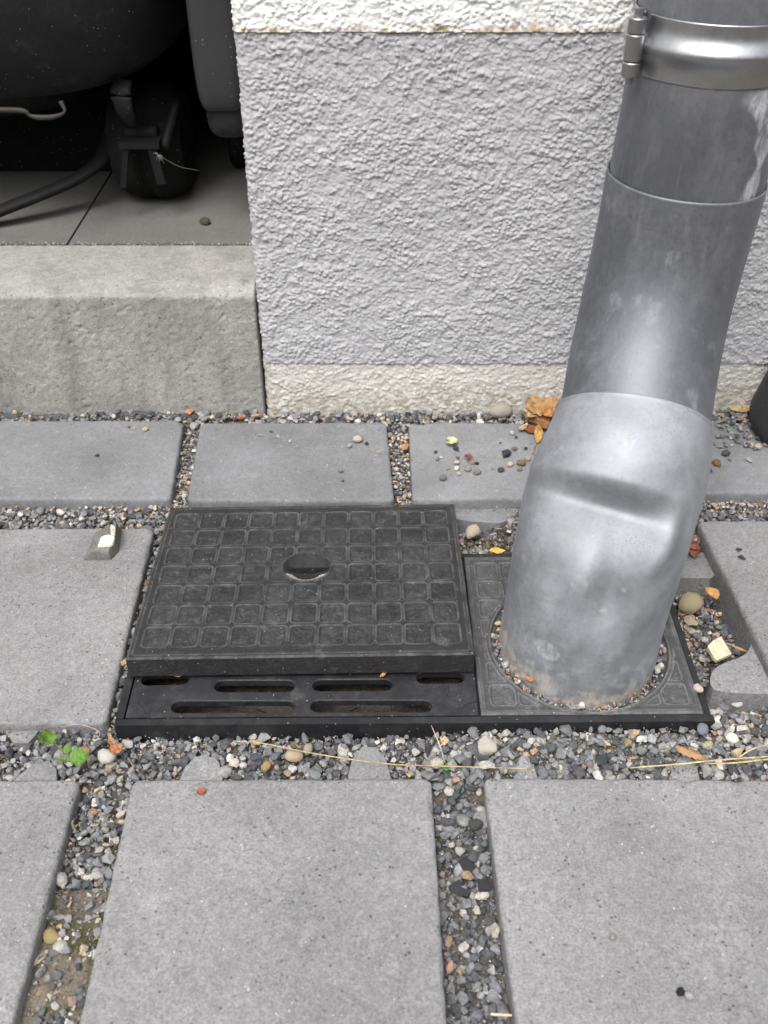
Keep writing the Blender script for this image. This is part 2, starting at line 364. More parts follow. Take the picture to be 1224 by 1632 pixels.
PIT = [G(1085, 930)[:2], G(1120, 840)[:2], G(1200, 1040)[:2], G(1130, 1090)[:2]]
def in_poly(P, poly, pad=0.0):              # convex, any winding; pad > 0 grows it
    poly = np.array(poly); c = poly.mean(0); r = np.ones(len(P), bool)
    for i in range(len(poly)):
        a, b = poly[i], poly[(i + 1) % len(poly)]; n = np.array([b[1] - a[1], a[0] - b[0]]); n = n / np.linalg.norm(n)
        if (c - a) @ n > 0: n = -n
        r &= (P - a) @ n < pad
    return r
def gz(P):                                   # level of the soil in the joints
    x, y = P[:, 0], P[:, 1]; z = np.full(len(P), -.0098)
    front = (y < .399); z = np.where(front & (x > .03) & (x < .09), -.0165, z); z = np.where(front & (x < -.1), -.0105, z)
    z = np.where((y > .40) & (y < .46) & (x > -.19), -.0098 + .0058 * sstep(.0, .10, x), z)
    z = np.where(y > .825, -.010 + sstep(.825, WY, y) * .006, z)
    z = np.where((x > .055) & (x < .11) & (y > .6) & (y < .70), -.026, z)
    z = np.where((x > .20) & (y > .47) & (y < .66) & (x < .36), -.034, z)
    return z
nx, ny = 330, 300
X, Y = np.meshgrid(np.linspace(-.75, .9, nx), np.linspace(-.1, WY + .02, ny), indexing='ij'); P2 = np.stack([X.ravel(), Y.ravel()], 1)
zz = gz(P2); Z2 = zz.reshape(nx, ny)
for _ in range(3): Z2 = (Z2 + np.roll(Z2, 1, 0) + np.roll(Z2, -1, 0) + np.roll(Z2, 1, 1) + np.roll(Z2, -1, 1)) / 5
zz = Z2.ravel() + fbm(P2 * 55, 4, 3) * .0022 - .0050 + .0052 * ((P2[:, 0] < -.10) & (P2[:, 1] < .33))
DR0 = G(186, 1161)[:2]; DR1 = G(1135, 1154)[:2]; EX = (DR1 - DR0) / np.linalg.norm(DR1 - DR0); EY = np.array([-EX[1], EX[0]])
DW, DD = np.linalg.norm(DR1 - DR0), .180     # drain set: width, depth
drain_rect = [DR0, DR1, DR1 + EY * DD, DR0 + EY * DD]
zz = np.where(in_poly(P2, drain_rect, -.004), -.075, zz)
moss = np.clip(sstep(.0, .35, fbm(P2 * 28, 3, 9)) * (1.5 * in_poly(P2, [G(60, 1380)[:2], G(160, 1380)[:2], G(150, 1560)[:2], G(30, 1580)[:2]], .01) + (np.hypot(P2[:, 0] - G(712, 1330)[0], P2[:, 1] - G(712, 1330)[1]) < .012)) * 1.6, 0, 1)
PAVE = put('pavement', np.column_stack([P2, zz]), grid_faces(nx, ny), M['soil'], None, (0, 0, 0), True, {'moss': moss})
tag(PAVE, 'grey concrete slab pavement with gravel joints', None, None, 'structure')

def make_slab(c, mat, seed, thick=.07, rad=.006, ch=.0035):
    c = [np.array(p, float) for p in c]
    Lx = (np.linalg.norm(c[1] - c[0]) + np.linalg.norm(c[2] - c[3])) / 2; Ly = (np.linalg.norm(c[3] - c[0]) + np.linalg.norm(c[2] - c[1])) / 2
    def lin(L):
        e = np.array([0, .0005, .0011, .0019, .0029, .0042, .006, .0085, .012]); mid = np.arange(.016, L - .015, .0045)
        return np.concatenate([e, mid, (L - e)[::-1]])
    u, v = lin(Lx), lin(Ly); A, B = np.meshgrid(u, v, indexing='ij')
    U, W = A.copy(), B.copy(); d = np.minimum(np.minimum(A, Lx - A), np.minimum(B, Ly - B))
    for sx in (0, 1):
        for sy in (0, 1):
            a = (rad - (A if not sx else Lx - A)) / rad; b = (rad - (B if not sy else Ly - B)) / rad
            m = (a > 0) & (b > 0); a1, b1 = a * np.sqrt(np.clip(1 - b * b / 2, 0, 1)), b * np.sqrt(np.clip(1 - a * a / 2, 0, 1))
            U[m] = (rad * (1 - a1) if not sx else Lx - rad * (1 - a1))[m]; W[m] = (rad * (1 - b1) if not sy else Ly - rad * (1 - b1))[m]
            d[m] = (rad * (1 - np.hypot(a1, b1)))[m]
    s, t = (U / Lx)[..., None], (W / Ly)[..., None]
    XY = (c[0] * (1 - s) * (1 - t) + c[1] * s * (1 - t) + c[2] * s * t + c[3] * (1 - s) * t).reshape(-1, 2); d = np.clip(d.ravel(), 0, 1)
    chn = ch * (1 + 1.1 * sstep(.45, .8, vn(XY * 55, seed + 15)) * sstep(.0, .4, vn(XY * 200, seed + 16)) + .18 * vn(XY * 70, seed) + .22 * vn(XY * 260, seed + 5))
    q = np.clip(1 - d / chn, 0, 1); z = -chn * (1 - np.sqrt(np.clip(1 - q * q, 0, 1))) * .9
    z += fbm(XY * 160, 3, seed) * .00035 + vn(XY * 14, seed + 2) * .0005
    z -= .0006 * sstep(.45, .8, vn(XY * 300, seed + 7)) * sstep(.1, .5, vn(XY * 40, seed + 9))
    ce = XY.mean(0); n2 = (vn(XY * 160, seed + 3) * .0003 + vn(XY * 480, seed + 6) * .0002) * (d < .003); XY = XY + (XY - ce) / np.linalg.norm(XY - ce, axis=1)[:, None].clip(1e-6) * n2[:, None]
    V = np.column_stack([XY, z]); nu, nv = len(u), len(v); F = grid_faces(nu, nv)
    idx = np.arange(nu * nv).reshape(nu, nv); ring = np.concatenate([idx[:-1, 0], idx[-1, :-1], idx[:0:-1, -1], idx[0, :0:-1]])
    low = V[ring].copy(); rows = [ring]; Vs = [V]; k = len(V)
    for zl in (-.006, -.012, -.02, -thick):
        l2 = low.copy(); l2[:, 2] = zl; l2[:, :2] += vn(np.column_stack([low[:, :2] * 120, np.full(len(low), zl * 120)]), seed + 4)[:, None] * .0004
        Vs.append(l2); rows.append(np.arange(k, k + len(l2))); k += len(l2)
    Fs = [F]
    for a, b in zip(rows[:-1], rows[1:]): Fs.append(np.stack([a, b, np.roll(b, -1), np.roll(a, -1)], 1))
    return put('paving_slab', np.vstack(Vs), np.vstack(Fs)[:, ::-1] if False else np.vstack(Fs), M[mat], PAVE, np.append(ce, 0))
SLO = {}
for c, mt, sdd in SLABS: SLO[sdd] = make_slab(c, mt, sdd * 13)
LUGS = []
def lug(par, pix, ztop, seed=0, mat='slab'):
    pol = [G(x, y, ztop)[:2] for x, y in pix]
    for _ in range(2 if len(pix) > 7 else 1): pol = [q for a, b in zip(pol, pol[1:] + pol[:1]) for q in (a * .75 + b * .25, a * .25 + b * .75)]
    LUGS.append(pol); o = putbm('spacer_lug', bm_prism(pol, -.06, ztop, top_inset=.04), M[mat], par, np.append(np.mean(pol, 0), ztop), False, .0012, 2)
    return o
lug(SLO[1], [(-5, 1280), (92, 1280), (91, 1207), (38, 1222)], -.005)
lug(SLO[2], [(270, 1275), (358, 1275), (354, 1218), (338, 1203), (302, 1205)], -.005)
lug(SLO[2], [(545, 1275), (632, 1275), (612, 1190), (565, 1188)], -.005)
lug(SLO[3], [(812, 1270), (868, 1270), (845, 1203), (825, 1203)], -.005)
lug(SLO[3], [(1055, 1270), (1122, 1270), (1108, 1206), (1080, 1200)], -.005)
lug(SLO[3], [(752, 1296), (776, 1290), (782, 1320), (756, 1318)], -.010)
lug(SLO[4], [(8, 1120), (66, 1120), (58, 1186), (8, 1184)], -.008)
lug(SLO[5], [(1126, 1088), (1136, 1062), (1180, 1048), (1196, 1034), (1199, 1004), (1320, 1004), (1320, 1108), (1140, 1108)], -.011)
lug(SLO[5], [(1060, 905), (1118, 868), (1160, 922), (1060, 922)], -.015)
lug(SLO[8], [(660, 792), (842, 792), (822, 826), (790, 838), (655, 816)], -.012, mat='slab_back')

# ------------------------------------------------------------------ house wall
HW = thing('house_wall', 'rough rendered house wall in white, lilac grey and cream bands behind the downpipe', 'wall', (-.119, WY, 0))
def stucco(x0, x1, z0, z1, res, y0, amp, seed, name, mat, dirtf=None, returns=.06, rnd=.006):
    s0 = -returns; nu = int((x1 - x0 + returns) / res) + 1; nv = int((z1 - z0) / res) + 1
    s = np.linspace(s0, x1 - x0, nu); z = np.linspace(z0, z1, nv); Sg, Zg = np.meshgrid(s, z, indexing='ij'); Sg, Zg = Sg.ravel(), Zg.ravel()
    a = np.clip((Sg + rnd * .785) / (rnd * 1.57), 0, 1) * (np.pi / 2)      # walk round the rounded corner
    px = np.where(Sg > rnd * .785, x0 + rnd + (Sg - rnd * .785), x0 + rnd - rnd * np.cos(a)); py = np.where(Sg < -rnd * .785, y0 + rnd + (-rnd * .785 - Sg), y0 + rnd - rnd * np.sin(a))
    nxv, nyv = -np.cos(a), -np.sin(a)
    P = np.stack([Sg, Zg], 1); wp = np.stack([vn(P * 60, seed), vn(P * 60, seed + 1)], 1) * .006
    wp = wp * .45; ca, sa_ = math.cos(.25), math.sin(.25)
    Qp = (P + wp * .5) @ np.array([[ca, sa_], [-sa_, ca]])
    big = vn(P * 30, seed + 6); n1 = vn(Qp * [150, 170], seed + 2)
    gate = .62 + .38 * sstep(-.6, .3, big + .6 * n1)
    h = gate * (.70 * grains(Qp * [245, 275], seed + 10) + .45 * grains(Qp * [370, 410] + 3.3, seed + 20)) + .30 * n1 + .15 * big
    edge = np.minimum(np.abs(Zg - z0), np.abs(Zg - z1)); h = h * amp
    V = np.column_stack([px + nxv * h, py + nyv * h, Zg])
    at = {'dirt': dirtf(Sg, Zg)} if dirtf else None
    return put(name, V, grid_faces(nu, nv), mat, HW, None, True, at)
stucco(-.119, .56, .0565, .3575, .00082, WY, .0022, 21, 'plinth_band', M['plinth'])
stucco(-.119, .56, .358, .46, .0009, WY - .0012, .0023, 51, 'white_band', M['white'], lambda s, z: 1 - sstep(.358, .366, z + .004 * vn(np.stack([s * 60, z * 0], 1), 4)))
stucco(-.119, .56, -.03, .056, .0009, WY + .0012, .0015, 81, 'base_band', M['base'], lambda s, z: np.clip(1.25 - sstep(-.005, .045, z + .008 * vn(np.stack([s * 40, z * 40], 1), 5)) + .5 * (1 - sstep(.0, .02, s)), 0, 1))
def wallpiece(name, mat, *bxs):
    bm = bmesh.new()
    for b in bxs: bm_box(*b, bm=bm)
    return putbm(name, bm, mat, HW)
wallpiece('plain_plinth', M['plinth'], (.561, 3.2, WY - .001, WY + .22, .0565, .3575))
wallpiece('plain_base', M['base'], (.561, 3.2, WY + .001, WY + .22, -.3, .056))
wallpiece('upper_render', M['white'], (.561, 3.2, WY - .002, WY + .22, .358, .46), (-.119, 3.2, WY - .003, WY + .22, .4605, 2.7), (-3.4, -.1193, WY - .003, WY + .22, .62, 2.7), (-3.4, -1.7, WY - .003, WY + .22, -.3, .6195))  # opening height, out of view, kept low to darken the shed
wallpiece('wall_core', M['base'], (-.113, .5605, WY + .008, WY + .22, -.3, .4599))

# unseen wall added to block low sky and darken shed and pipe reflections
YW = putbm('sky_blocker_wall', bm_box(-7, 7, -5.3, -5.05, -.3, 3.0), M['shed'], loc=(0, -5.2, -.3)); tag(YW, 'added dark wall out of view opposite the house, blocking low sky light', 'wall')
putbm('blocker_top', bm_box(-7.02, 7.02, -5.36, -4.99, 3.0005, 3.07), M['kerb'], YW, None, False, .004)

# shed behind the opening
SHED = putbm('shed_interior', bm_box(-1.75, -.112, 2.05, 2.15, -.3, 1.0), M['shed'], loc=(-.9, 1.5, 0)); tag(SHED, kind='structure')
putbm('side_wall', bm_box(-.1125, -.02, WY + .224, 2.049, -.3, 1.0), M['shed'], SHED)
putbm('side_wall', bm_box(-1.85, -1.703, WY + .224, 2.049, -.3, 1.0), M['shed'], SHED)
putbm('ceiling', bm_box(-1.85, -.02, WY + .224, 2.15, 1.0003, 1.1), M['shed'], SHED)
FL = putbm('shed_floor', bm_box(-1.72, -.1185, .957, 2.05, -.2, .06), M['floor'], loc=(-.9, 1.5, .06)); tag(FL, kind='structure')
jl, jr = G(108, 388, .135), G(190, 255, .135); jd = (jr - jl) / (jr - jl)[1]
def jx(y): return (jl + jd * (y - jl[1]))[0]
for pol in ([(-1.7, .957), (jx(.957) - .0012, .957), (jx(1.55) - .0012, 1.55), (-1.7, 1.55)], [(jx(.957) + .0012, .957), (-.1195, .957), (-.1195, 1.55), (jx(1.55) + .0012, 1.55)],
            [(-1.7, 1.554), (-.75, 1.554), (-.75, 2.04), (-1.7, 2.04)], [(-.746, 1.554), (-.1195, 1.554), (-.1195, 2.04), (-.746, 2.04)]):
    putbm('floor_slab', bm_prism(pol, .0605, .135), M['floor'], FL, None, False, .0015, 2)

# threshold kerb, swept profile with rough face
KT = []
prof = [(WY + .0015, -.08), (WY + .0015, .0), (WY + .001, .06), (WY, .12), (WY, .1265), (WY + .0008, .1283), (WY + .003, .1294), (WY + .018, .1335), (WY + .0215, .1342), (WY + .03, .1347), (WY + .06, .1352), (WY + .0985, .1356), (WY + .1005, .1345), (WY + .1015, .131), (WY + .1015, .07)]
pp = np.array(prof); L = np.concatenate([[0], np.cumsum(np.hypot(*np.diff(pp, axis=0).T))]); t = np.linspace(0, L[-1], 230); py, pz = np.interp(t, L, pp[:, 0]), np.interp(t, L, pp[:, 1])
kx = np.concatenate([np.linspace(-1.69, -.56, 40)[:-1], np.linspace(-.56, -.1225, 300)])
KX, KI = np.meshgrid(kx, np.arange(len(t)), indexing='ij'); KY, KZ = py[KI], pz[KI]; P3 = np.stack([KX, KY, KZ], -1).reshape(-1, 3)
fr = (P3[:, 2] < .126) & (P3[:, 1] < WY + .01)
h = fbm(P3 * 210, 3, 31) * .0006 - .0007 * sstep(.30, .6, fbm(P3 * [190, 190, 240], 3, 33)) * sstep(-.1, .5, vn(P3 * 26, 35)) - .0012 * sstep(.72, .85, vn(P3 * 230, 38)) * fr
h += np.where(~fr & (P3[:, 2] < .134) & (P3[:, 1] < WY + .03), fbm(P3 * 300, 2, 36) * .0011, 0)
V = P3.copy(); V[:, 1] -= h * fr; V[:, 2] += np.where(fr, 0, h)
n_ = len(t); Vend = V[-n_:].copy(); cen = np.array([[-.1225, WY + .05, .03]])
F = grid_faces(len(kx), n_); V = np.vstack([V, cen]); e = np.arange(len(kx) * n_ - n_, len(kx) * n_ - 1); F = np.vstack([F, np.stack([e, np.full(n_ - 1, len(V) - 1), np.full(n_ - 1, len(V) - 1), e + 1], 1)])
kb = put('threshold_kerb', V, tri_fix(F), M['kerb'], None, (-.5, WY + .05, -.08)); tag(kb, 'pitted grey concrete step under the dark shed opening', 'step')
# black membrane edge below the step
xs = np.linspace(-.50, -.19, 60); mv = []
for x in xs: mv.append((x, WY - .004 - .002 * math.sin(x * 31), -.0015 + .002 * math.sin(x * 47) + .0015 * math.sin(x * 91)))
mv = np.array(mv); lo = mv - [0, 0, .03]; bk = mv + [0, .0012, 0]; bl = lo + [0, .0012, 0]
V = np.stack([lo, mv, bk, bl], 1).reshape(-1, 3); me_o = put('membrane_edge', V, grid_faces(60, 4, True), M['frame']); tag(me_o, 'thin black plastic membrane edge showing under the concrete step', 'membrane')

# ------------------------------------------------------------------ drain set
def w2(lx, ly): return DR0 + EX * lx + EY * ly
def rot_parent(name, label, cat, origin, ex, ey=None):
    t = thing(name, label, cat, origin); ex = Vector(ex).normalized(); ey = Vector(ey).normalized() if ey is not None else Vector((0, 0, 1)).cross(ex)
    ez = ex.cross(ey).normalized(); ey = ez.cross(ex); m = Matrix((ex, ey, ez)).transposed().to_4x4(); m.translation = Vector(origin); t.matrix_world = m; return t
def child(name, me, mat, par, loc=(0, 0, 0)):
    o = bpy.data.objects.new(name, me); COL.objects.link(o); o.parent = par; o.location = loc; me.materials.append(mat); return o
def bm2me(name, bm, bevel=0, segs=2, smooth=False):
    if bevel:
        ed = [e for e in bm.edges if len(e.link_faces) == 2 and e.calc_face_angle(0) > .5]
        bmesh.ops.bevel(bm, geom=ed, offset=bevel, segments=segs, profile=.5, affect='EDGES', clamp_overlap=True)
    bmesh.ops.recalc_face_normals(bm, faces=bm.faces); me = bpy.data.meshes.new(name); bm.to_mesh(me); bm.free()
    me.polygons.foreach_set('use_smooth', np.full(len(me.polygons), smooth, dtype=bool)); return me
UW = .2545                                   # width of the grate unit; the collar plate takes the rest
frame = rot_parent('drain_surround', 'low black plastic frame around the drain grate and the downpipe collar plate', 'drain surround', (*DR0, 0), (*EX, 0))
T = .0045
def bar(name, x0, x1, y0, y1, z0, z1): child(name, bm2me(name, bm_box(x0, x1, y0, y1, z0, z1), .0009), M['frame'], frame)
bar('front_rim', -.001, DW + .001, -.001, T, -.03, .0044); bar('back_rim', -.001, DW + .001, DD - T, DD, -.03, .003)
bar('side_rim', -.001, T, T + .0003, DD - T - .0003, -.03, .005); bar('side_rim', DW - T, DW + .001, T + .0003, DD - T - .0003, -.03, .0012)
child('sump', bm2me('sump', bm_box(T, UW, T, DD - T, -.06, -.034)), M['soil'], frame)
child('centre_rim', bm2me('centre_rim', bm_box(UW - .002, UW + .002, T + .0003, DD - T - .0003, -.03, -.001)), M['frame'], frame)

def hf_plate(w_, d_, res, fn, thick, name, inset=0.0):
    nu, nv = int(w_ / res) + 1, int(d_ / res) + 1; u, v = np.linspace(0, w_, nu), np.linspace(0, d_, nv); A, B = np.meshgrid(u, v, indexing='ij'); A, B = A.ravel(), B.ravel()
    d = np.minimum(np.minimum(A, w_ - A), np.minimum(B, d_ - B)); c = .0012; q = np.clip(1 - d / c, 0, 1); zf, pan, glint = fn(A, B); z = -c * (1 - np.sqrt(1 - q * q)) + zf
    V = np.column_stack([A, B, z]); F = grid_faces(nu, nv); idx = np.arange(nu * nv).reshape(nu, nv)
    ring = np.concatenate([idx[:-1, 0], idx[-1, :-1], idx[:0:-1, -1], idx[0, :0:-1]]); hi = V[ring]; low = hi.copy(); low[:, 2] = -thick; k = len(V); n_r = len(ring); ia = np.arange(k, k + n_r)
    low = np.vstack([hi, low]); Fs = np.stack([ia, ia + n_r, np.roll(ia, -1) + n_r, np.roll(ia, -1)], 1)
    zl = np.zeros(len(low)); glint = np.maximum(glint, .6 * (d < .0015)); return mesh_np(name, np.vstack([V, low]), np.vstack([F, Fs]), True, {'pan': np.concatenate([pan, zl]), 'glint_wear': np.concatenate([glint, zl])})
def rsq(A, B, cx, cy, hx, hy, r):            # signed distance to a rounded rectangle (negative inside)
    qx, qy = np.abs(A - cx) - hx + r, np.abs(B - cy) - hy + r
    return np.hypot(np.maximum(qx, 0), np.maximum(qy, 0)) + np.minimum(np.maximum(qx, qy), 0) - r
def cell_profile(sd):                        # sunk pan with a fine raised lip
    return -.0012 * sstep(.0004, -.0008, sd) + .00025 * np.exp(-((sd - .0008) / .0005) ** 2)
def nz(A, B, s, seed, o=3): return fbm(np.stack([A * s, B * s], 1), o, seed)

# loose lid, propped on the grate at its front edge
LW, LD = .2505, .197
FLp, FRp = G(200, 1050, .0265), G(757, 1042, .0275); BLp, BRp = G(262, 806, .011), G(715, 805, .0125)
LD = (np.linalg.norm(BLp - FLp) + np.linalg.norm(BRp - FRp)) / 2; LW = (np.linalg.norm(FRp - FLp) + np.linalg.norm(BRp - BLp)) / 2
lid = rot_parent('drain_cover', 'loose black square-patterned plastic drain cover tilted on top of the slotted grate', 'drain cover', FLp, FRp - FLp, (BLp + BRp - FLp - FRp) / 2)
HX, HY, HR = LW * .497, LD * .545, .0188
def lid_fn(A, B):
    z = np.zeros_like(A); mx, my0, my1 = .0075, .0105, .0095; pw, pd = (LW - 2 * mx) / 11, (LD - my0 - my1) / 7
    i, j = np.clip(np.floor((A - mx) / pw), 0, 10), np.clip(np.floor((B - my0) / pd), 0, 6)
    sd = rsq(A, B, mx + (i + .5) * pw, my0 + (j + .5) * pd, pw * .415, pd * .415, .0026)
    hd = np.hypot(A - HX, B - HY) - HR; sd = np.maximum(sd, -(hd - .0018))
    z += cell_profile(sd); pan = sstep(0, -.0015, sd); z += pan * (nz(A, B, 560, 3, 2) * .0008 + nz(A, B, 200, 4, 2) * .0003) + nz(A, B, 45, 5) * .0002
    rim = rsq(A, B, LW / 2, LD / 2, LW / 2 - .0035, LD / 2 - .0035, .002); z -= .0007 * np.exp(-((rim) / .0006) ** 2)
    z += .0006 * np.exp(-((hd - .0004) / .0007) ** 2)
    dep = np.where(B < HY, .55, 1) * .0115 * np.clip(1 - (np.hypot(A - HX, B - HY) / HR) ** 2.2, 0, 1); hole = hd < 0
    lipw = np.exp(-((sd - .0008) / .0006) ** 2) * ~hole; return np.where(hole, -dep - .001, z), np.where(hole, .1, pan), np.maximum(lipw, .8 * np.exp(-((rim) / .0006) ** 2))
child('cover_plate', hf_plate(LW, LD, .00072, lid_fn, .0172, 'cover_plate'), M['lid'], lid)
gb = bmesh.new(); bm_box(HX - HR * 1.01, HX + HR * 1.01, HY - .0007, HY + .0007, -.0110, -.0014, gb); child('finger_bar', bm2me('finger_bar', gb, .0003, 1), M['frame'], lid)
def dirt_patch(A0):                         # sandy dirt caught in the near side of the finger hole
    th = np.linspace(-2.7, -.44, 30); V = []
    for k, f in enumerate((.97, .89, .79, .66)):
        dz = -.0063 * (1 - f ** 2.2) - .001 + .0008
        for a in th: V.append((HX + math.cos(a) * HR * f, HY + math.sin(a) * HR * f, dz + .0004 * math.sin(a * 23 + k)))
    return mesh_np('hole_dirt', np.array(V), grid_faces(4, 30), True)
child('hole_dirt', dirt_patch(0), M['sand'], lid)

# slotted grate: cut with real through slots
grate = rot_parent('drain_grate', 'slotted black plastic drain grate sticking out under the loose cover', 'drain grate', (*w2(T + .0012, T + .0012), .0045), (*EX, 0))
gw, gd = UW - T - .002, DD - 2 * T - .003
def loc2(px, py, z=.0045): p = G(px, py, z)[:2] - w2(T + .0012, T + .0012); return np.array([p @ EX, p @ EY])
slots_px = [((225, 1083), (302, 1081)), ((342, 1093), (470, 1093)), ((498, 1092), (625, 1091)), ((664, 1080), (740, 1079)), ((273, 1126), (469, 1126)), ((495, 1125), (688, 1125))]
def stadium(a, b, r, n=7):
    d = (b - a) / np.linalg.norm(b - a); a, b = a + d * r, b - d * r; nrm = np.array([-d[1], d[0]]); out = []
    for c, s in ((b, -1), (a, 1)):
        for k in range(n): th = math.pi * k / (n - 1) - math.pi / 2; out.append(c + r * (d * math.cos(th) * (1 if s < 0 else -1) + nrm * math.sin(th) * (1 if s < 0 else -1)))
    return out
from mathutils.geometry import delaunay_2d_cdt
outer = [np.array(p) for p in ((0, 0), (gw, 0), (gw, gd), (0, gd))]; loops = [stadium(loc2(*a), loc2(*b), .0054) for a, b in slots_px]
for k in range(2):                           # slots that carry on under the cover
    for i in range(4): x0 = gw * (.08 + .24 * i); loops.append(stadium(np.array([x0, .085 + .03 * k]), np.array([x0 + .045, .085 + .03 * k]), .0037))
def plate_with_holes(outer, loops, z, chamfer):
    pts = []; faces = []
    for lp in [outer] + loops: faces.append(list(range(len(pts), len(pts) + len(lp)))); pts += [Vector(p) for p in lp]
    res = delaunay_2d_cdt(pts, [], faces, 0, 1e-7); vs, _, fs, ov, _, of = res[0], res[1], res[2], res[3], res[4], res[5]
    return vs, [f for f, o in zip(fs, of) if o == [0]]
def grow(lp, r): c = np.mean(lp, 0); 
gbm = bmesh.new()
def add_plate(z, ch):
    lps = []
    for lp in loops:
        A = np.array(lp); n = np.roll(A, -1, 0) - np.roll(A, 1, 0); n = np.stack([n[:, 1], -n[:, 0]], 1); n /= np.linalg.norm(n, axis=1)[:, None]; lps.append([q for q in A + n * ch])
    vs, fs = plate_with_holes([q for q in outer], lps, z, 0); bv = [gbm.verts.new((p.x, p.y, z)) for p in vs]
    for f in fs: gbm.faces.new([bv[i] for i in f])
    return lps
top = add_plate(0, .0007)
for lp_t, lp in zip(top, loops):
    r0 = [gbm.verts.new((*p, 0)) for p in lp_t]; r1 = [gbm.verts.new((*p, -.0008)) for p in lp]; r2 = [gbm.verts.new((*p, -.006)) for p in lp]; n = len(lp)
    for a, b in ((r0, r1), (r1, r2)):
        for i in range(n): gbm.faces.new((a[i], a[(i + 1) % n], b[(i + 1) % n], b[i]))
o0 = [gbm.verts.new((*p, 0)) for p in outer]; o1 = [gbm.verts.new((*p, -.008)) for p in outer]
for i in range(4): gbm.faces.new((o0[i], o1[i], o1[(i + 1) % 4], o0[(i + 1) % 4]))
bmesh.ops.remove_doubles(gbm, verts=gbm.verts, dist=1e-6)
child('slot_plate', bm2me('slot_plate', gbm), M['grate'], grate)
for cx, s in ((0, 1), (gw, -1)):             # quarter-round corner ridges
    th = np.linspace(0, math.pi / 2, 10); pts = [(cx + s * .013 * math.sin(a) if k else cx + s * .0005, .0012 + .011 * math.cos(a), .0002) for k, a in enumerate(th)]
    V, F = tube(pts, .0006, 6, 1); child('corner_ridge', mesh_np('corner_ridge', V, tri_fix(F)), M['grate'], grate)

# collar plate round the downpipe
PWD, PDP = DW - UW - T - .002, DD - 2 * T - .003
plate = rot_parent('collar_plate', 'faded square-patterned plastic plate with a round collar where the downpipe enters', 'drain plate', (*w2(UW + .0012, T + .0012), .0055), (*EX, 0))
RC_w = np.array([.1475, .5235]); rc = RC_w - w2(UW + .0012, T + .0012); RCX, RCY, RR = rc @ EX, rc @ EY, .0665
def plate_fn(A, B):
    z = np.zeros_like(A); mx, my = .0065, .0065; pw, pd = (PWD - 2 * mx) / 7, (PDP - 2 * my) / 7
    i, j = np.clip(np.floor((A - mx) / pw), 0, 6), np.clip(np.floor((B - my) / pd), 0, 6)
    rd = np.hypot(A - RCX, B - RCY) - RR
    sd = np.maximum(rsq(A, B, mx + (i + .5) * pw, my + (j + .5) * pd, pw * .40, pd * .40, .0024), -(rd - .0046))
    z += cell_profile(sd); pan = sstep(0, -.0015, sd); z += pan * nz(A, B, 750, 13, 2) * .0007 + nz(A, B, 60, 15) * .0002
    rim = rsq(A, B, PWD / 2, PDP / 2, PWD / 2 - .003, PDP / 2 - .003, .002); z += .0006 * np.exp(-(rim / .0006) ** 2)
    z += .0010 * np.exp(-((rd - .0008) / .0007) ** 2) - .0006 * np.exp(-((rd - .0026) / .0006) ** 2)
    mk = (np.abs(B - .0075) < .0028); 
    for q, x in enumerate((-.0062, -.0042, -.0018, .0006, .0026)):
        z += mk * .0006 * np.exp(-((A - (RCX + x + (.25 if q % 2 else -.2) * (B - .0075))) / .00042) ** 2)
    z += np.where(rd < 0, -.0035 * sstep(0, -.0008, rd) - .010 * sstep(-.0032, -.0045, rd), 0)
    lipw = np.exp(-((sd - .0008) / .0006) ** 2) * (rd > 0); return z, pan, np.maximum(np.maximum(lipw, .9 * np.exp(-((rd - .0008) / .0007) ** 2)), .6 * np.exp(-(rim / .0006) ** 2))
child('plate_body', hf_plate(PWD, PDP, .0007, plate_fn, .008, 'plate_body'), M['plate'], plate)

# ------------------------------------------------------------------ downpipe
DP = thing('downpipe', 'dented zinc and galvanised steel downpipe standing in the drain collar', 'downpipe', (.1475, .528, 0))
ctrl = np.array([(.2092, .660, .75), (.205, .657, .46), (.2017, .655, .316), (.2005, .655, .285), (.1965, .6504, .248), (.1905, .637, .213), (.184, .6157, .1826), (.1775, .588, .159), (.1675, .560, .137), (.160, .542, .115), (.1545, .534, .09), (.1485, .5295, .03), (.1475, .528, -.012)])
kk = np.concatenate([[0], np.cumsum(np.linalg.norm(np.diff(ctrl, axis=0), axis=1))]); tt = np.linspace(0, kk[-1], 1400)
PA = np.stack([np.interp(tt, kk, ctrl[:, i]) for i in range(3)], 1)
for _ in range(3):
    ker = np.ones(61) / 61; pad = np.pad(PA, ((30, 30), (0, 0)), mode='reflect', reflect_type='odd'); PA = np.stack([np.convolve(pad[:, i], ker, 'valid') for i in range(3)], 1)
ARC = np.concatenate([[0], np.cumsum(np.linalg.norm(np.diff(PA, axis=0), axis=1))])
def pipe_at(s): return np.stack([np.interp(s, ARC, PA[:, i]) for i in range(3)], -1)
def s_of_z(z): return np.interp(-z, -PA[:, 2], ARC)
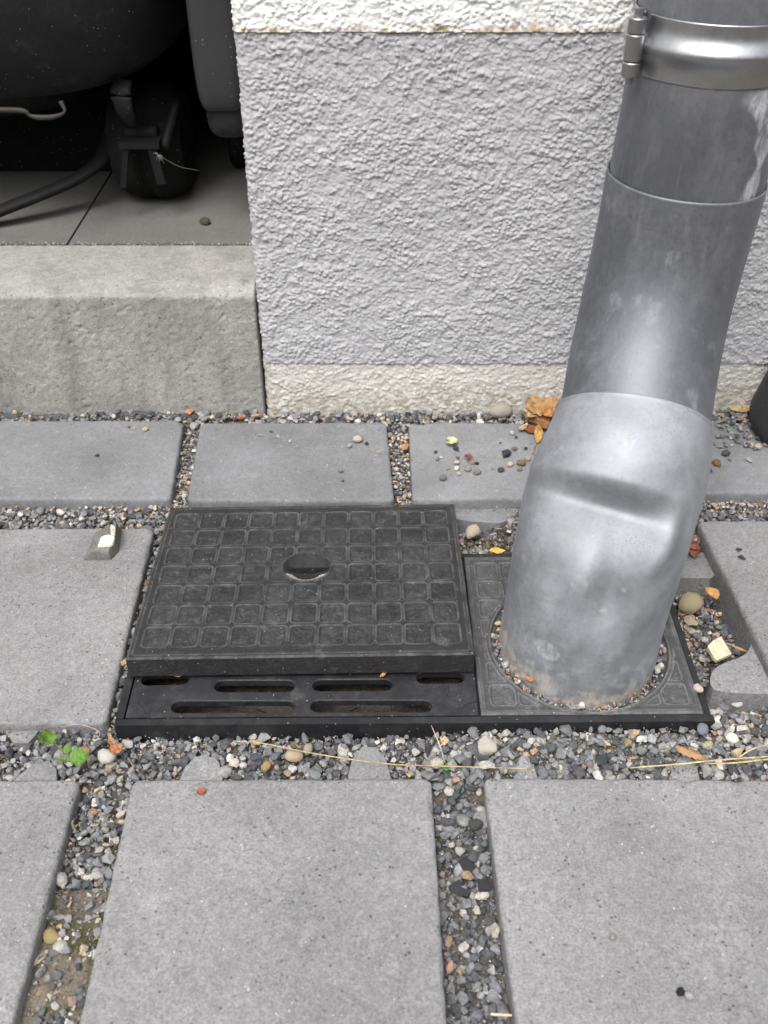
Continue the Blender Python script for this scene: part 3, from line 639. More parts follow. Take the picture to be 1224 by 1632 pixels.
def pipe_section(name, s0, s1, r0, r1, mat, dent=False, lip=0, n=200, ds=.0018):
    ns = int((s1 - s0) / ds) + 2; s = np.linspace(s0, s1, ns); C = pipe_at(s); T_ = pipe_at(s + .002) - pipe_at(s - .002); T_ /= np.linalg.norm(T_, axis=1)[:, None]
    Fd = np.array([0, -1.0, 0]) - T_ * (T_ @ np.array([0, -1.0, 0]))[:, None]
    Fd /= np.linalg.norm(Fd, axis=1)[:, None]; Sd = np.cross(Fd, T_); Sd = np.where((Sd[:, :1] > 0), Sd, -Sd)
    ph = np.linspace(-np.pi, np.pi, n, endpoint=False); r = np.linspace(r0, r1, ns)[:, None] * np.ones((1, n))
    sg, pg = np.meshgrid(s, ph, indexing='ij')
    if lip: r += lip * np.exp(-((sg - s0) / .0012) ** 2)
    st = np.zeros_like(sg); dr = np.zeros_like(sg)
    V0 = C[:, None] + r[..., None] * (Fd[:, None] * np.cos(pg)[..., None] + Sd[:, None] * np.sin(pg)[..., None])
    r += vn(V0.reshape(-1, 3) * 22, 5).reshape(sg.shape) * .0006
    if dent: r, st, dr = dent(sg, pg, r, V0)
    V = C[:, None] + r[..., None] * (Fd[:, None] * np.cos(pg)[..., None] + Sd[:, None] * np.sin(pg)[..., None])
    V = V.reshape(-1, 3); F = grid_faces(ns, n, True)
    # inner wall so that the rim has thickness
    nin = V[:n] - .0012 * (V[:n] - C[0]) / np.linalg.norm(V[:n] - C[0], axis=1)[:, None]; k = len(V); V = np.vstack([V, nin, nin + T_[0] * .01]); a = np.arange(n)
    F = np.vstack([F, np.stack([k + a, a, (a + 1) % n, k + (a + 1) % n], 1), np.stack([k + n + a, k + a, k + (a + 1) % n, k + n + (a + 1) % n], 1)])
    z2 = np.zeros(2 * n)
    return put(name, V, F, mat, DP, None, True, {'stain': np.concatenate([st.ravel(), z2]), 'dirt': np.concatenate([dr.ravel(), z2])})
s_seam1, s_seam2, s_end = s_of_z(.3152), np.interp(-.5905, -PA[:, 1], ARC), ARC[-1]
def stain_up(sg, pg, r, V0):
    P = V0.reshape(-1, 3); x = pg + .22 * vn(np.stack([sg.ravel() * 45, pg.ravel() * 2], 1), 8).reshape(sg.shape); z = V0[..., 2]
    w_ = .20 + .10 * vn(np.stack([sg.ravel() * 70, pg.ravel() * 0], 1), 12).reshape(sg.shape)
    st = sstep(w_, w_ * .6, np.abs(x - .55 - (z - .3536) * 1.5)) * sstep(.389, .378, z) * 1.0
    st = np.maximum(st, sstep(.16, .1, np.abs(x - .62)) * sstep(.419, .424, z) * .5)
    return r, st, sstep(.02, .0, np.abs(z - .3835)) * .12
def stain_mid(sg, pg, r, V0):
    P = V0.reshape(-1, 3); st = sstep(.30, .55, fbm(np.stack([sg.ravel() * 40, pg.ravel() * 3], 1), 4, 44).reshape(sg.shape)) * .35
    return r, st, np.zeros_like(sg)
def dent_fn(sg, pg, r, V0):
    x = np.sin(pg + .27) * .06; front = np.cos(pg + .27) > -.1
    sc = s_dent + .0005 * (x / .05); u = sg - sc
    wid = np.exp(-np.abs((x + .009) / .039) ** 2.8) * front
    prof = sstep(-.013, .0005, u) - .05 * sstep(.0002, .0030, u) - .22 * sstep(.002, .030, u) - .73 * sstep(.014, .080, u)
    pb = .0048 * np.exp(-((u + .030) / .022) ** 2) * np.exp(-(x / .05) ** 2) * front
    fl = np.where(u < 0, np.exp(-(u / .034) ** 2), np.exp(-(u / .060) ** 2)); r = r + .0072 * fl * np.sin(pg) ** 2 * np.where(pg < 0, 1.15, .1) * (1 - .9 * np.clip(u - .07, 0, 1) / .05).clip(0, 1)
    r = r + pb * 1.4 - .0200 * wid * prof
    r = r + .0075 * np.exp(-((x - .036 + .25 * np.clip(u - .01, 0, .05)) / .008) ** 2) * np.exp(-((u - .008) / .018) ** 2) * front
    r = r - .0042 * np.exp(-((x - .014) / .016) ** 2) * np.exp(-((u - .044) / .018) ** 2) * front + .0036 * np.exp(-((x + .012) / .015) ** 2) * np.exp(-((u - .036) / .018) ** 2) * front
    z = V0[..., 2]; P = V0.reshape(-1, 3)
    st = sstep(.1, .45, fbm(P * 70, 4, 61).reshape(sg.shape)) * .10 + .6 * sstep(.045, .02, z) * sstep(-.1, .4, fbm(P * 60, 4, 66).reshape(sg.shape))
    st = np.maximum(st, sstep(.012, .008, np.hypot((x + .022) * 1, (z - .040) * 1.3)) * .8)
    dr = sstep(.022, .003, z + .006 * vn(P * 90, 71).reshape(sg.shape) + .010 * np.sin(pg + .5)) * .9
    dr = np.maximum(dr, .4 * sstep(.72, .8, vn(P * 240, 73).reshape(sg.shape)))
    return r, np.clip(st, 0, 1), np.clip(dr, 0, 1)
s_dent = s_of_z(.1185)
pipe_section('upper_pipe', 0.0, s_seam1 + .03, .0503, .0503, M['zinc'], stain_up)
pipe_section('bend_sleeve', s_seam1, s_seam2 + .03, .0521, .0523, M['zinc'], stain_mid, .0002)
pipe_section('stand_pipe', s_seam2, s_end, .0548, .0597, M['galv'], dent_fn, .0007, 260, .0012)
# folded lock seam on the upper pipe
cU = pipe_at(np.array([.02, .1, .2, .3])); put_tube('lock_seam', [p + np.array([-.0402, -.0299, 0]) for p in cU], .0018, M['zinc'], DP, n=8)
# clamp: band with a rolled bead, hinge knuckles, wall stud
zc = .4000; cC = pipe_at(s_of_z(zc)); ph = np.linspace(-1.22, 1.9, 120); zpr = np.linspace(-.0172, .0172, 44)
rb = .0512 + .0046 * np.exp(-(zpr / .0062) ** 2); inner = .0506
CL = putbm('pipe_clamp', bm_box(cC[0] - .012, cC[0] + .012, cC[1] + .0500, WY + .004, zc - .012, zc + .012), M['zinc_new'], DP, None, False, .0012)
def band(p0, p1, name):
    ph = np.linspace(p0, p1, 130); V = []
    for p in ph:
        for z, r in zip(zpr, rb): V.append((cC[0] + r * math.sin(p), cC[1] - r * math.cos(p), zc + z))
        for z in zpr[::-1]: V.append((cC[0] + inner * math.sin(p), cC[1] - inner * math.cos(p), zc + z))
    put(name, V, grid_faces(130, 88, True), M['zinc_new'], CL, None, True, {'stain': np.zeros(130 * 88), 'dirt': np.zeros(130 * 88)})
band(-1.16, 1.5, 'front_band'); band(1.56, 5.02, 'rear_band')
hp = np.array([cC[0] - .0552, cC[1] - .0245])
for k, (a, b) in enumerate(((-.0168, -.0082), (-.0078, .0072), (.0076, .0162))):
    V, F = lathe([(.0, a), (.0048, a), (.0054, a + .0006), (.0054, b - .0006), (.0048, b), (0, b)], (*hp, zc), 28); put('hinge_knuckle', V, F, M['zinc_new'], CL, None, False, {'stain': np.zeros(len(V)), 'dirt': np.zeros(len(V))})
V, F = lathe([(0, -.021), (.0022, -.021), (.0022, .0195), (.0030, .0196), (.0030, .0210), (0, .0215)], (*hp, zc), 20); put('hinge_pin', V, F, M['zinc_new'], CL, None, False)
for a, b, t0 in ((-.0075, .0069, 1), (-.0166, -.0085, -1), (.0078, .016, -1)):
    e = np.array([cC[0] + .0513 * math.sin(-1.16), cC[1] - .0513 * math.cos(-1.16)]) if t0 > 0 else np.array([cC[0] - .0513, cC[1] + .0])
    d = (e - hp) / np.linalg.norm(e - hp); nrm = np.array([-d[1], d[0]]) * .0009; pol = [hp + nrm, e + nrm + d * .002, e - nrm + d * .002, hp - nrm]
    putbm('hinge_leaf', bm_prism(pol, zc + a, zc + b), M['zinc_new'], CL)

# ------------------------------------------------------------------ gravel
def hull_rock(seed, n, flat, bev=.09, round_=0.0):
    rr = random.Random(seed); bm = bmesh.new()
    for i in range(n):
        v = Vector((rr.gauss(0, 1), rr.gauss(0, 1), rr.gauss(0, 1))).normalized() * (1 - (1 - round_) * .35 * rr.random()); bm.verts.new((v.x, v.y * (.72 + .2 * rr.random()), v.z * flat))
    r = bmesh.ops.convex_hull(bm, input=bm.verts); bmesh.ops.delete(bm, geom=[x for x in r['geom_interior'] if isinstance(x, bmesh.types.BMVert)], context='VERTS')
    bmesh.ops.dissolve_limit(bm, angle_limit=.28, verts=bm.verts, edges=bm.edges)
    if bev: bmesh.ops.bevel(bm, geom=bm.edges[:], offset=bev, segments=1, affect='EDGES', clamp_overlap=True)
    bmesh.ops.triangulate(bm, faces=bm.faces); bmesh.ops.recalc_face_normals(bm, faces=bm.faces); bm.verts.index_update()
    V = np.array([v.co[:] for v in bm.verts]); F = np.array([[v.index for v in f.verts] for f in bm.faces]); bm.free(); return V, F
def pebble_rock(seed, flat, amp=.12):
    bm = bmesh.new(); bmesh.ops.create_icosphere(bm, subdivisions=2, radius=1); bm.verts.index_update()
    V = np.array([v.co[:] for v in bm.verts]); F = np.array([[v.index for v in f.verts] for f in bm.faces]); bm.free()
    V *= (1 + amp * vn(V * 1.3 + seed * 7.7, seed) + amp * .6 * vn(V * 2.9 + seed, seed + 3))[:, None]; return V * [1, .8, flat], F
ANG = [hull_rock(i, 11 + i % 5, .55 + .08 * (i % 4), .05) for i in range(10)]
RND = [pebble_rock(i, .6 + .06 * i) for i in range(4)]
PAL = {'basalt': [(.085, .089, .097), (.125, .13, .14), (.165, .17, .182), (.21, .215, .23), (.065, .068, .074)], 'grey': [(.20, .20, .205), (.27, .27, .265), (.16, .165, .17), (.32, .31, .30)],
       'pale': [(.42, .40, .37), (.48, .46, .42), (.37, .34, .28)], 'tan': [(.34, .26, .16), (.42, .33, .20), (.28, .20, .13), (.36, .22, .16)]}
def pick(wts):
    k = RNG.choice(4, p=np.array(wts) / sum(wts)); c = np.array(PAL[['basalt', 'grey', 'pale', 'tan'][k]][RNG.integers(0, 99) % len(PAL[['basalt', 'grey', 'pale', 'tan'][k]])]); return c * RNG.uniform(.8, 1.25)
blocks = [c for c, _, _ in SLABS]; 
def region(x, y):                            # density, size range (m), palette weights, sink
    if y > .822: return 1, (.0022, .0058), (6, 4, .9, .8), .0005
    if y < .402 and .03 < x < .10: return 1.0, (.0028, .0060), (13, 2, .4, .4), .0015
    if y < .402 and x < -.10: return (.9 if y > .33 else .42), (.0022, .0056), (4, 4, .9, 1.0), .0012
    if y > .70: return .75, (.0015, .0036), (3, 3, 2, 2.4), .0008
    if .055 < x < .11 and .6 < y < .71: return .28, (.002, .0045), (2, 4, 2.5, 1.5), .001
    if .2 < x < .36 and .47 < y < .66: return .8, (.002, .0055), (5, 3, 1, 1.5), .001
    if y < .45 and x > .02: return 1.0, (.0027, .0066), (6.5, 4.5, .9, .7), .0008
    if y < .45: return (1 if x > -.15 else .6), (.0024, .0060), (6, 4.5, 1.0, .7), .0010
    return .9, (.0024, .0058), (6, 4.5, 1.1, .8), .0010
N = 420000; cand = np.column_stack([RNG.uniform(-.62, .68, N), RNG.uniform(.16, WY, N)])
ok = np.abs(cand[:, 0]) < .21 + .36 * cand[:, 1]
for b in blocks + LUGS: ok &= ~in_poly(cand, b, .0012)
ring_d = np.hypot(cand[:, 0] - RC_w[0], cand[:, 1] - RC_w[1])
ok &= ~in_poly(cand, drain_rect, .003)
lidq = [p[:2] for p in (FLp, FRp, BRp, BLp)]; ok &= ~in_poly(cand, lidq, .002)
cand = cand[ok]; soil_z = gz(cand)
big, CELL = [], {}; half = len(cand) * 6 // 10
for kk_, ((x, y), z0) in enumerate(zip(cand, soil_z)):
    if kk_ < half: z0 -= .0038                   # a lower layer first, then the stones lying on it
    elif kk_ == half: CELL = {}
    den, (a, b), wt, sink = region(x, y)
    r = (a + (b - a) * RNG.random() ** 1.5) * .98; key = (int(x / .013), int(y / .013)); hit = False
    if RNG.random() > den: continue
    for i in (-1, 0, 1):
        for j in (-1, 0, 1):
            for (X2, Y2, r2) in CELL.get((key[0] + i, key[1] + j), ()):
                if (x - X2) ** 2 + (y - Y2) ** 2 < ((r + r2) * .52) ** 2: hit = True; break
    if hit: continue
    CELL.setdefault(key, []).append((x, y, r)); big.append((x, y, z0 + r * .55 - sink + RNG.uniform(-.0012, .0022), r, wt))
for k in range(420):                          # gravel spilled over the back slab right of the pipe
    p = G(random.uniform(1112, 1300), 655 + 62 * random.random() ** 1.5, 0); q = random.uniform(.0018, .0044)
    if all((p[0] - b[0]) ** 2 + (p[1] - b[1]) ** 2 > ((q + b[3]) * .5) ** 2 for b in big[-150:]): big.append((p[0], p[1], q * .45 + random.uniform(0, .002) * (p[1] > .80), q, (5, 4.5, 1.6, 1)))
def rotm(n):
    q = RNG.normal(size=(n, 4)); q /= np.linalg.norm(q, axis=1)[:, None]; a, b, c, d = q.T
    return np.stack([np.stack([1 - 2 * (c * c + d * d), 2 * (b * c - a * d), 2 * (b * d + a * c)], -1), np.stack([2 * (b * c + a * d), 1 - 2 * (b * b + d * d), 2 * (c * d - a * b)], -1), np.stack([2 * (b * d - a * c), 2 * (c * d + a * b), 1 - 2 * (b * b + c * c)], -1)], 1)
def scatter(name, items, protos, mat, label, tilt=1.0):
    VV, FF, CC = [], [], []; off = 0; which = RNG.integers(0, len(protos), len(items)); it = np.array([i[:4] for i in items])
    for k, (pv, pf) in enumerate(protos):
        sel = np.where(which == k)[0]
        if not len(sel): continue
        m = rotm(len(sel)); 
        if tilt < 1:
            a = RNG.uniform(0, 6.28, len(sel)); t = RNG.normal(0, .42 * tilt, len(sel)); ca, sa_, ct, st_ = np.cos(a), np.sin(a), np.cos(t), np.sin(t); z_ = np.zeros_like(a)
            m = np.stack([np.stack([ca, -sa_ * ct, sa_ * st_], -1), np.stack([sa_, ca * ct, -ca * st_], -1), np.stack([z_, st_, ct], -1)], 1)
        sc = it[sel, 3][:, None, None] * RNG.uniform(.8, 1.25, (len(sel), 1, 3)); v = (pv[None] * sc) @ m.transpose(0, 2, 1) + it[sel, :3][:, None]
        VV.append(v.reshape(-1, 3)); FF.append((pf[None] + (np.arange(len(sel)) * len(pv))[:, None, None] + off).reshape(-1, 3)); off += len(sel) * len(pv)
        CC.append(np.repeat(np.array([pick(items[i][4]) for i in sel]), len(pv), 0))
    return tag(put(name, np.vstack(VV), np.vstack(FF), mat, None, (0, 0, 0), False, {'col': np.vstack(CC)}), label, None, None, 'stuff')
scatter('gravel', big, ANG + ANG + ANG + RND[:2], M['gravel'], 'mixed grey and pale gravel filling the joints between the slabs', .8)
# grit between the stones
N = 260000; cand = np.column_stack([RNG.uniform(-.62, .68, N), RNG.uniform(.15, WY, N)]); ok = np.ones(N, bool)
for b in blocks: ok &= ~in_poly(cand, b, .0005)
ok &= ~in_poly(cand, drain_rect, .001) & ~in_poly(cand, lidq, .0)
cand = cand[ok][:60000]; z0 = gz(cand); TINY = [hull_rock(50 + i, 8, .7, 0) for i in range(5)]
scatter('grit', [(x, y, z + RNG.uniform(-.003, .0030), RNG.uniform(.0004, .0015), (4, 5, 2, 2)) for (x, y), z in zip(cand, z0)], TINY, M['gravel'], 'fine grit and sand between the gravel stones')
# stones packed in the collar round the pipe foot
it = []
for k in range(420):
    a = random.uniform(0, 6.283); r = random.uniform(.0585, .0655); s = random.choice((.0012, .0018, .0022, .003)); it.append((RC_w[0] + r * math.cos(a), RC_w[1] + r * math.sin(a), .0055 - .0075 + s * .8 + random.uniform(0, .0035), s, (4, 4, 2, 2.5)))
for k in range(420): 
    a = random.uniform(0, 6.283); r = random.uniform(.057, .064); it.append((RC_w[0] + r * math.cos(a), RC_w[1] + r * math.sin(a), -.004 + random.uniform(0, .005), random.uniform(.0008, .0018), (3, 4, 1, 3)))
scatter('collar_gravel', it, ANG[:6] + RND[:2], M['gravel'], 'small stones packed in the round collar at the pipe foot')
# stray grit on slabs and kerb, crumbs along the floor joint
it = []
for k in range(230):
    b = blocks[random.choice((1, 2, 3, 4, 5, 5, 6, 6, 7, 7, 7, 8, 8))]; u, v = random.random() * .94 + .03, random.random() ** 1.0 * .94 + .03; p = (b[0] * (1 - u) + b[1] * u) * (1 - v) + (b[3] * (1 - u) + b[2] * u) * v; it.append((*p, .0002, random.uniform(.0003, .0009), (3, 3, 2, 2)))
for k in range(460): it.append((random.uniform(-.62, -.125), .9560 + random.gauss(0, .0030), .1357, random.uniform(.0005, .0016), (0, 3, 4, 1.5)))
for k in range(60):
    u, v = random.random(), random.random(); p = (FLp * (1 - u) + FRp * u) * (1 - v) + (BLp * (1 - u) + BRp * u) * v; it.append((p[0], p[1], p[2] + .0001, random.uniform(.0003, .0008), (0, 2, 4, 2)))
scatter('stray_grit', it, TINY, M['gravel'], 'tiny crumbs of grit lying on slabs, step and drain cover')
# bark mulch pieces by the pipe
MUL = []
for k in range(4):
    v, f = hull_rock(90 + k, 10, .25, 0); MUL.append((v * [1, .32, .5], f))
PALm = PAL['basalt']; PAL['basalt'] = [(.06, .04, .028), (.10, .065, .04), (.14, .10, .07), (.05, .045, .035)]
it = []
for k in range(330):
    px, py = random.gauss(812, 26), random.uniform(816, 880)
    if px < 735 or px > 850: continue
    p = G(px, py, -.02); it.append((p[0], p[1], -.021 + random.uniform(0, .006), random.uniform(.002, .006), (6, .4, .3, 1.4)))
for k in range(160):
    p = G(random.uniform(1075, 1170), random.uniform(940, 1100), -.03); it.append((p[0], p[1], -.031 + random.uniform(0, .005), random.uniform(.0018, .0045), (6, .6, .3, 1.2)))
for k in range(60):
    p = G(random.uniform(255, 700), random.uniform(1072, 1145), -.03); it.append((p[0], p[1], -.031 + random.uniform(0, .008), random.uniform(.003, .008), (6, .6, .8, 2.5)))
scatter('bark_mulch', it, MUL, M['gravel'], 'brown bark and leaf litter collected beside the pipe and below the grate', .9)
PAL['basalt'] = PALm

# ------------------------------------------------------------------ single stones, each a thing
ROCKM = {}
def rock_mesh(kind, k):
    key = (kind, k)
    if key not in ROCKM:
        v, f = {'ang': lambda: hull_rock(200 + k, 15 + k % 4, .62, .07), 'round': lambda: pebble_rock(20 + k, .68, .13), 'flat': lambda: hull_rock(300 + k, 14, .26, .05), 'lump': lambda: pebble_rock(40 + k, .72, .26)}[kind]()
        ROCKM[key] = mesh_np('stone', v, f, kind in ('round', 'lump')); ROCKM[key].materials.append(M['stone'])
    return ROCKM[key]
def rock(px, py, wpx, col, label, kind='ang', z=0.0, k=None, name='stone', hpx=None, rot=None, group=None, cat='stone', sink=.3):
    k = random.randrange(6) if k is None else k; z = z + .004 if -.009 < z < -.004 and py > 1100 else z; p = G(px, py, z); s = wpx / 2 / FPX * depth(p)
    o = bpy.data.objects.new(name, rock_mesh(kind, k)); COL.objects.link(o); fz = {'ang': .62, 'round': .68, 'flat': .26, 'lump': .72}[kind]
    o.scale = (s, s * ((hpx / wpx) * 1.25 if hpx else 1), s); o.rotation_euler = (random.uniform(-.15, .15), random.uniform(-.15, .15), random.uniform(0, 6.28) if rot is None else rot)
    o.location = (p[0], p[1], z + s * fz * (.85 - sink)); o.color = (*col, 1); return tag(o, label, cat, group)
W_, CR, TN, DK, GY_, OR, PK = (.70, .67, .60), (.60, .53, .40), (.42, .30, .17), (.055, .058, .065), (.24, .24, .245), (.60, .23, .09), (.45, .28, .23)
rock(775, 1197, 54, (.66, .62, .54), 'big white angular stone in the gravel in front of the drain frame', 'ang', -.006, 3, hpx=44, rot=.3)
rock(754, 852, 30, (.62, .53, .42), 'rounded beige stone in the gap behind the right end of the drain cover', 'lump', -.016, 1)
rock(1112, 1099, 19, (.66, .61, .50), 'round cream pebble on the right corner of the collar plate', 'round', .004, 3)
rock(848, 1085, 30, (.66, .24, .12), 'orange brick chip wedged in the collar at the pipe foot', 'ang', .004, 1, name='brick_chip', hpx=20, rot=-.5, sink=.1)
rock(171, 1208, 30, (.72, .70, .64), 'white rounded stone in the gravel right of the green seedling', 'lump', -.007, 3, hpx=26)
rock(133, 1203, 30, (.62, .38, .24), 'peach coloured pebble just behind the green seedling leaves', 'round', -.009, 1, hpx=20, rot=.4)
rock(958, 1213, 34, (.07, .076, .088), 'large dark basalt stone touching the right front slab edge', 'ang', -.007, 4)
rock(469, 1208, 32, (.58, .47, .33), 'tan oval pebble with the straw lying across it', 'round', -.007, 0, hpx=22, rot=0)
rock(425, 1223, 20, (.46, .33, .16), 'ochre round pebble near the back edge of the middle front slab', 'round', -.007, 2)
rock(491, 1196, 22, (.50, .44, .34), 'pale beige pebble close to the front of the drain frame', 'round', -.007, 3, hpx=15)
rock(440, 1203, 26, (.17, .19, .22), 'blue grey flat stone left of the tan oval pebble', 'flat', -.005, 1)
rock(410, 1207, 34, (.10, .12, .17), 'slate blue long stone in the gravel before the drain frame', 'flat', -.005, 2, hpx=20)
rock(662, 1202, 22, (.62, .58, .50), 'whitish grey stone between the grey lug and the seam straw', 'ang', -.006, 3)
rock(683, 1196, 36, (.07, .073, .08), 'dark upright sliver of stone before the drain frame', 'flat', -.005, 4, hpx=10, rot=1.3)
rock(696, 1219, 24, (.66, .60, .49), 'cream pebble beside the tiny green sprout', 'round', -.008, 2, hpx=20)
rock(1119, 1164, 20, (.26, .28, .33), 'blue grey smooth stone at the right front corner of the drain frame', 'round', .0, 1, hpx=24)
rock(1140, 1160, 20, (.45, .44, .42), 'light grey stone right beside the blue grey smooth one', 'ang', -.006, 2)
rock(1173, 1124, 22, (.66, .64, .62), 'white stone in front of the big lug of the right slab', 'ang', -.01, 0)
rock(1152, 1130, 24, (.24, .25, .27), 'grey stone left of the white one near the right slab lug', 'ang', -.01, 1)
rock(1128, 1187, 19, (.62, .50, .24), 'yellowish chip in the gravel by the brown husk', 'ang', -.007, 5)
rock(148, 1298, 24, (.46, .30, .25), 'pinkish stone in the left front joint', 'ang', -.012, 3)
rock(169, 1323, 16, (.44, .42, .34), 'round grey green pebble below the pinkish stone of the left joint', 'round', -.013, 1)
rock(167, 1285, 30, (.13, .15, .18), 'dark blue grey stone behind the pinkish stone of the left joint', 'ang', -.013, 4)
rock(138, 1322, 30, (.10, .11, .125), 'dark grey stone left of the round pebble in the left joint', 'ang', -.013, 2)
rock(84, 1496, 32, (.50, .40, .20), 'yellow stone on the mossy part of the left joint', 'lump', -.012, 0, hpx=26)
rock(128, 1495, 26, (.55, .53, .50), 'white stone on the right side of the mossy left joint', 'ang', -.014, 1)
rock(116, 1598, 24, (.50, .34, .30), 'pink stone at the bottom of the left joint', 'ang', -.012, 2)
rock(732, 1360, 26, (.52, .51, .48), 'pale stone in the dark gravel joint between the front slabs', 'ang', -.014, 3)
rock(720, 1347, 16, (.60, .57, .50), 'small white stone behind the pale stone of the dark joint', 'ang', -.014, 4)
rock(742, 1381, 40, (.055, .058, .066), 'large black basalt stone in the middle of the dark joint', 'ang', -.016, 5)
rock(770, 1415, 36, (.06, .063, .07), 'black basalt stone against the right slab in the dark joint', 'ang', -.015, 1, hpx=28)
rock(730, 1420, 34, (.065, .068, .075), 'long black stone against the left side of the dark joint', 'ang', -.016, 2, hpx=40)
rock(757, 1317, 26, (.09, .095, .09), 'greenish dark pebble by the small lug in the dark joint', 'round', -.010, 3, hpx=20)
rock(728, 1268, 36, (.10, .12, .15), 'slanted slate piece at the top of the dark joint', 'flat', -.007, 5, hpx=16, rot=.5)
rock(798, 661, 40, (.44, .40, .34), 'pale flattish stone lying at the wall foot left of the leaf heap', 'round', -.002, 0, hpx=24, rot=0)
rock(303, 656, 20, (.62, .30, .14), 'orange flat stone at the foot of the concrete step', 'flat', .001, 2)
rock(405, 663, 20, (.58, .34, .18), 'peach flat stone beside the red leaf at the wall corner', 'flat', .001, 3)
rock(646, 713, 22, (.62, .28, .12), 'orange stone chip in the joint between the middle and right back slabs', 'flat', -.004, 4, rot=.8, name='brick_chip')
def chip(name, pix, z, th, col, label, cat='stone', tilt=(0, 0)):
    P = [G(x, y, z)[:2] for x, y in pix]; c = np.mean(P, 0); o = putbm(name, bm_prism(P, z - th, z), M['stone'], None, np.append(c, z - th), False, .0009, 2)
    o.color = (*col, 1); o.rotation_euler = (tilt[0], tilt[1], 0); return tag(o, label, cat)
chip('stone_chip', [(1127, 1030), (1136, 1021), (1148, 1015), (1166, 1040), (1143, 1050), (1137, 1045)], -.014, .0035, (.62, .53, .38), 'flat cream stone chip lying in the pit by the right slab', tilt=(.12, .05))
rock(1100, 968, 44, (.44, .37, .24), 'mossy beige broken stone in the pit right of the pipe', 'lump', -.030, 5, hpx=40)
rock(1098, 990, 34, (.48, .39, .26), 'smaller beige flake leaning on the mossy broken stone', 'flat', -.022, 1, hpx=22)
rock(1127, 986, 18, (.16, .165, .19), 'blue grey stone right of the mossy broken stone', 'ang', -.028, 2)
rock(1122, 1022, 18, (.50, .50, .50), 'white grey stone left of the flat cream chip', 'ang', -.022, 3)
rock(1110, 1015, 20, (.20, .20, .20), 'grey stone on the rim beside the collar plate', 'ang', -.018, 4)
# wedge-shaped concrete fragment with cream render on it
cfb = G(160, 893); C_ = thing('rubble_fragment', 'wedge of grey rubble with cream render stuck on, lying on the left slab', 'rubble', (*cfb[:2], 0))
cs = depth(cfb) / FPX * 1.12
fb = bmesh.new(); L_ = [(-24, 0, 0), (15, 0, 0), (22, 18, 0), (17, 66, 0), (-2, 70, 0), (-20, 30, 0)]; H_ = [(-22, 2, 4), (-12, 3, 14), (13, 2, 13), (19, 20, 26), (15, 56, 24), (4, 66, 12), (-12, 38, 20)]
for q in L_ + H_: fb.verts.new((cfb[0] + q[0] * cs, cfb[1] + q[1] * cs, q[2] * cs))
bmesh.ops.convex_hull(fb, input=fb.verts); bmesh.ops.dissolve_limit(fb, angle_limit=.15, verts=fb.verts, edges=fb.edges)
o = putbm('core', fb, M['stone'], C_, None, False, .0012, 2); o.color = (.15, .145, .135, 1)
fb = bmesh.new()
for q in [(-3, 8, 19), (16, 8, 18), (21, 20, 28), (0, 22, 26), (-2, 8, 16), (19, 12, 16), (10, 24, 29), (21, 21, 22)]: fb.verts.new((cfb[0] + q[0] * cs, cfb[1] + q[1] * cs, q[2] * cs))
bmesh.ops.convex_hull(fb, input=fb.verts); o = putbm('render_crust', fb, M['stone'], C_, None, False, .0012, 2); o.color = (.56, .55, .46, 1)
fb = bmesh.new()
for q in [(14, 22, 28), (21, 22, 27), (17, 44, 27), (8, 50, 26), (20, 24, 23), (9, 52, 22), (12, 36, 29)]: fb.verts.new((cfb[0] + q[0] * cs, cfb[1] + q[1] * cs, q[2] * cs))
bmesh.ops.convex_hull(fb, input=fb.verts); o = putbm('render_crust', fb, M['stone'], C_, None, False, .001, 2); o.color = (.56, .55, .46, 1)

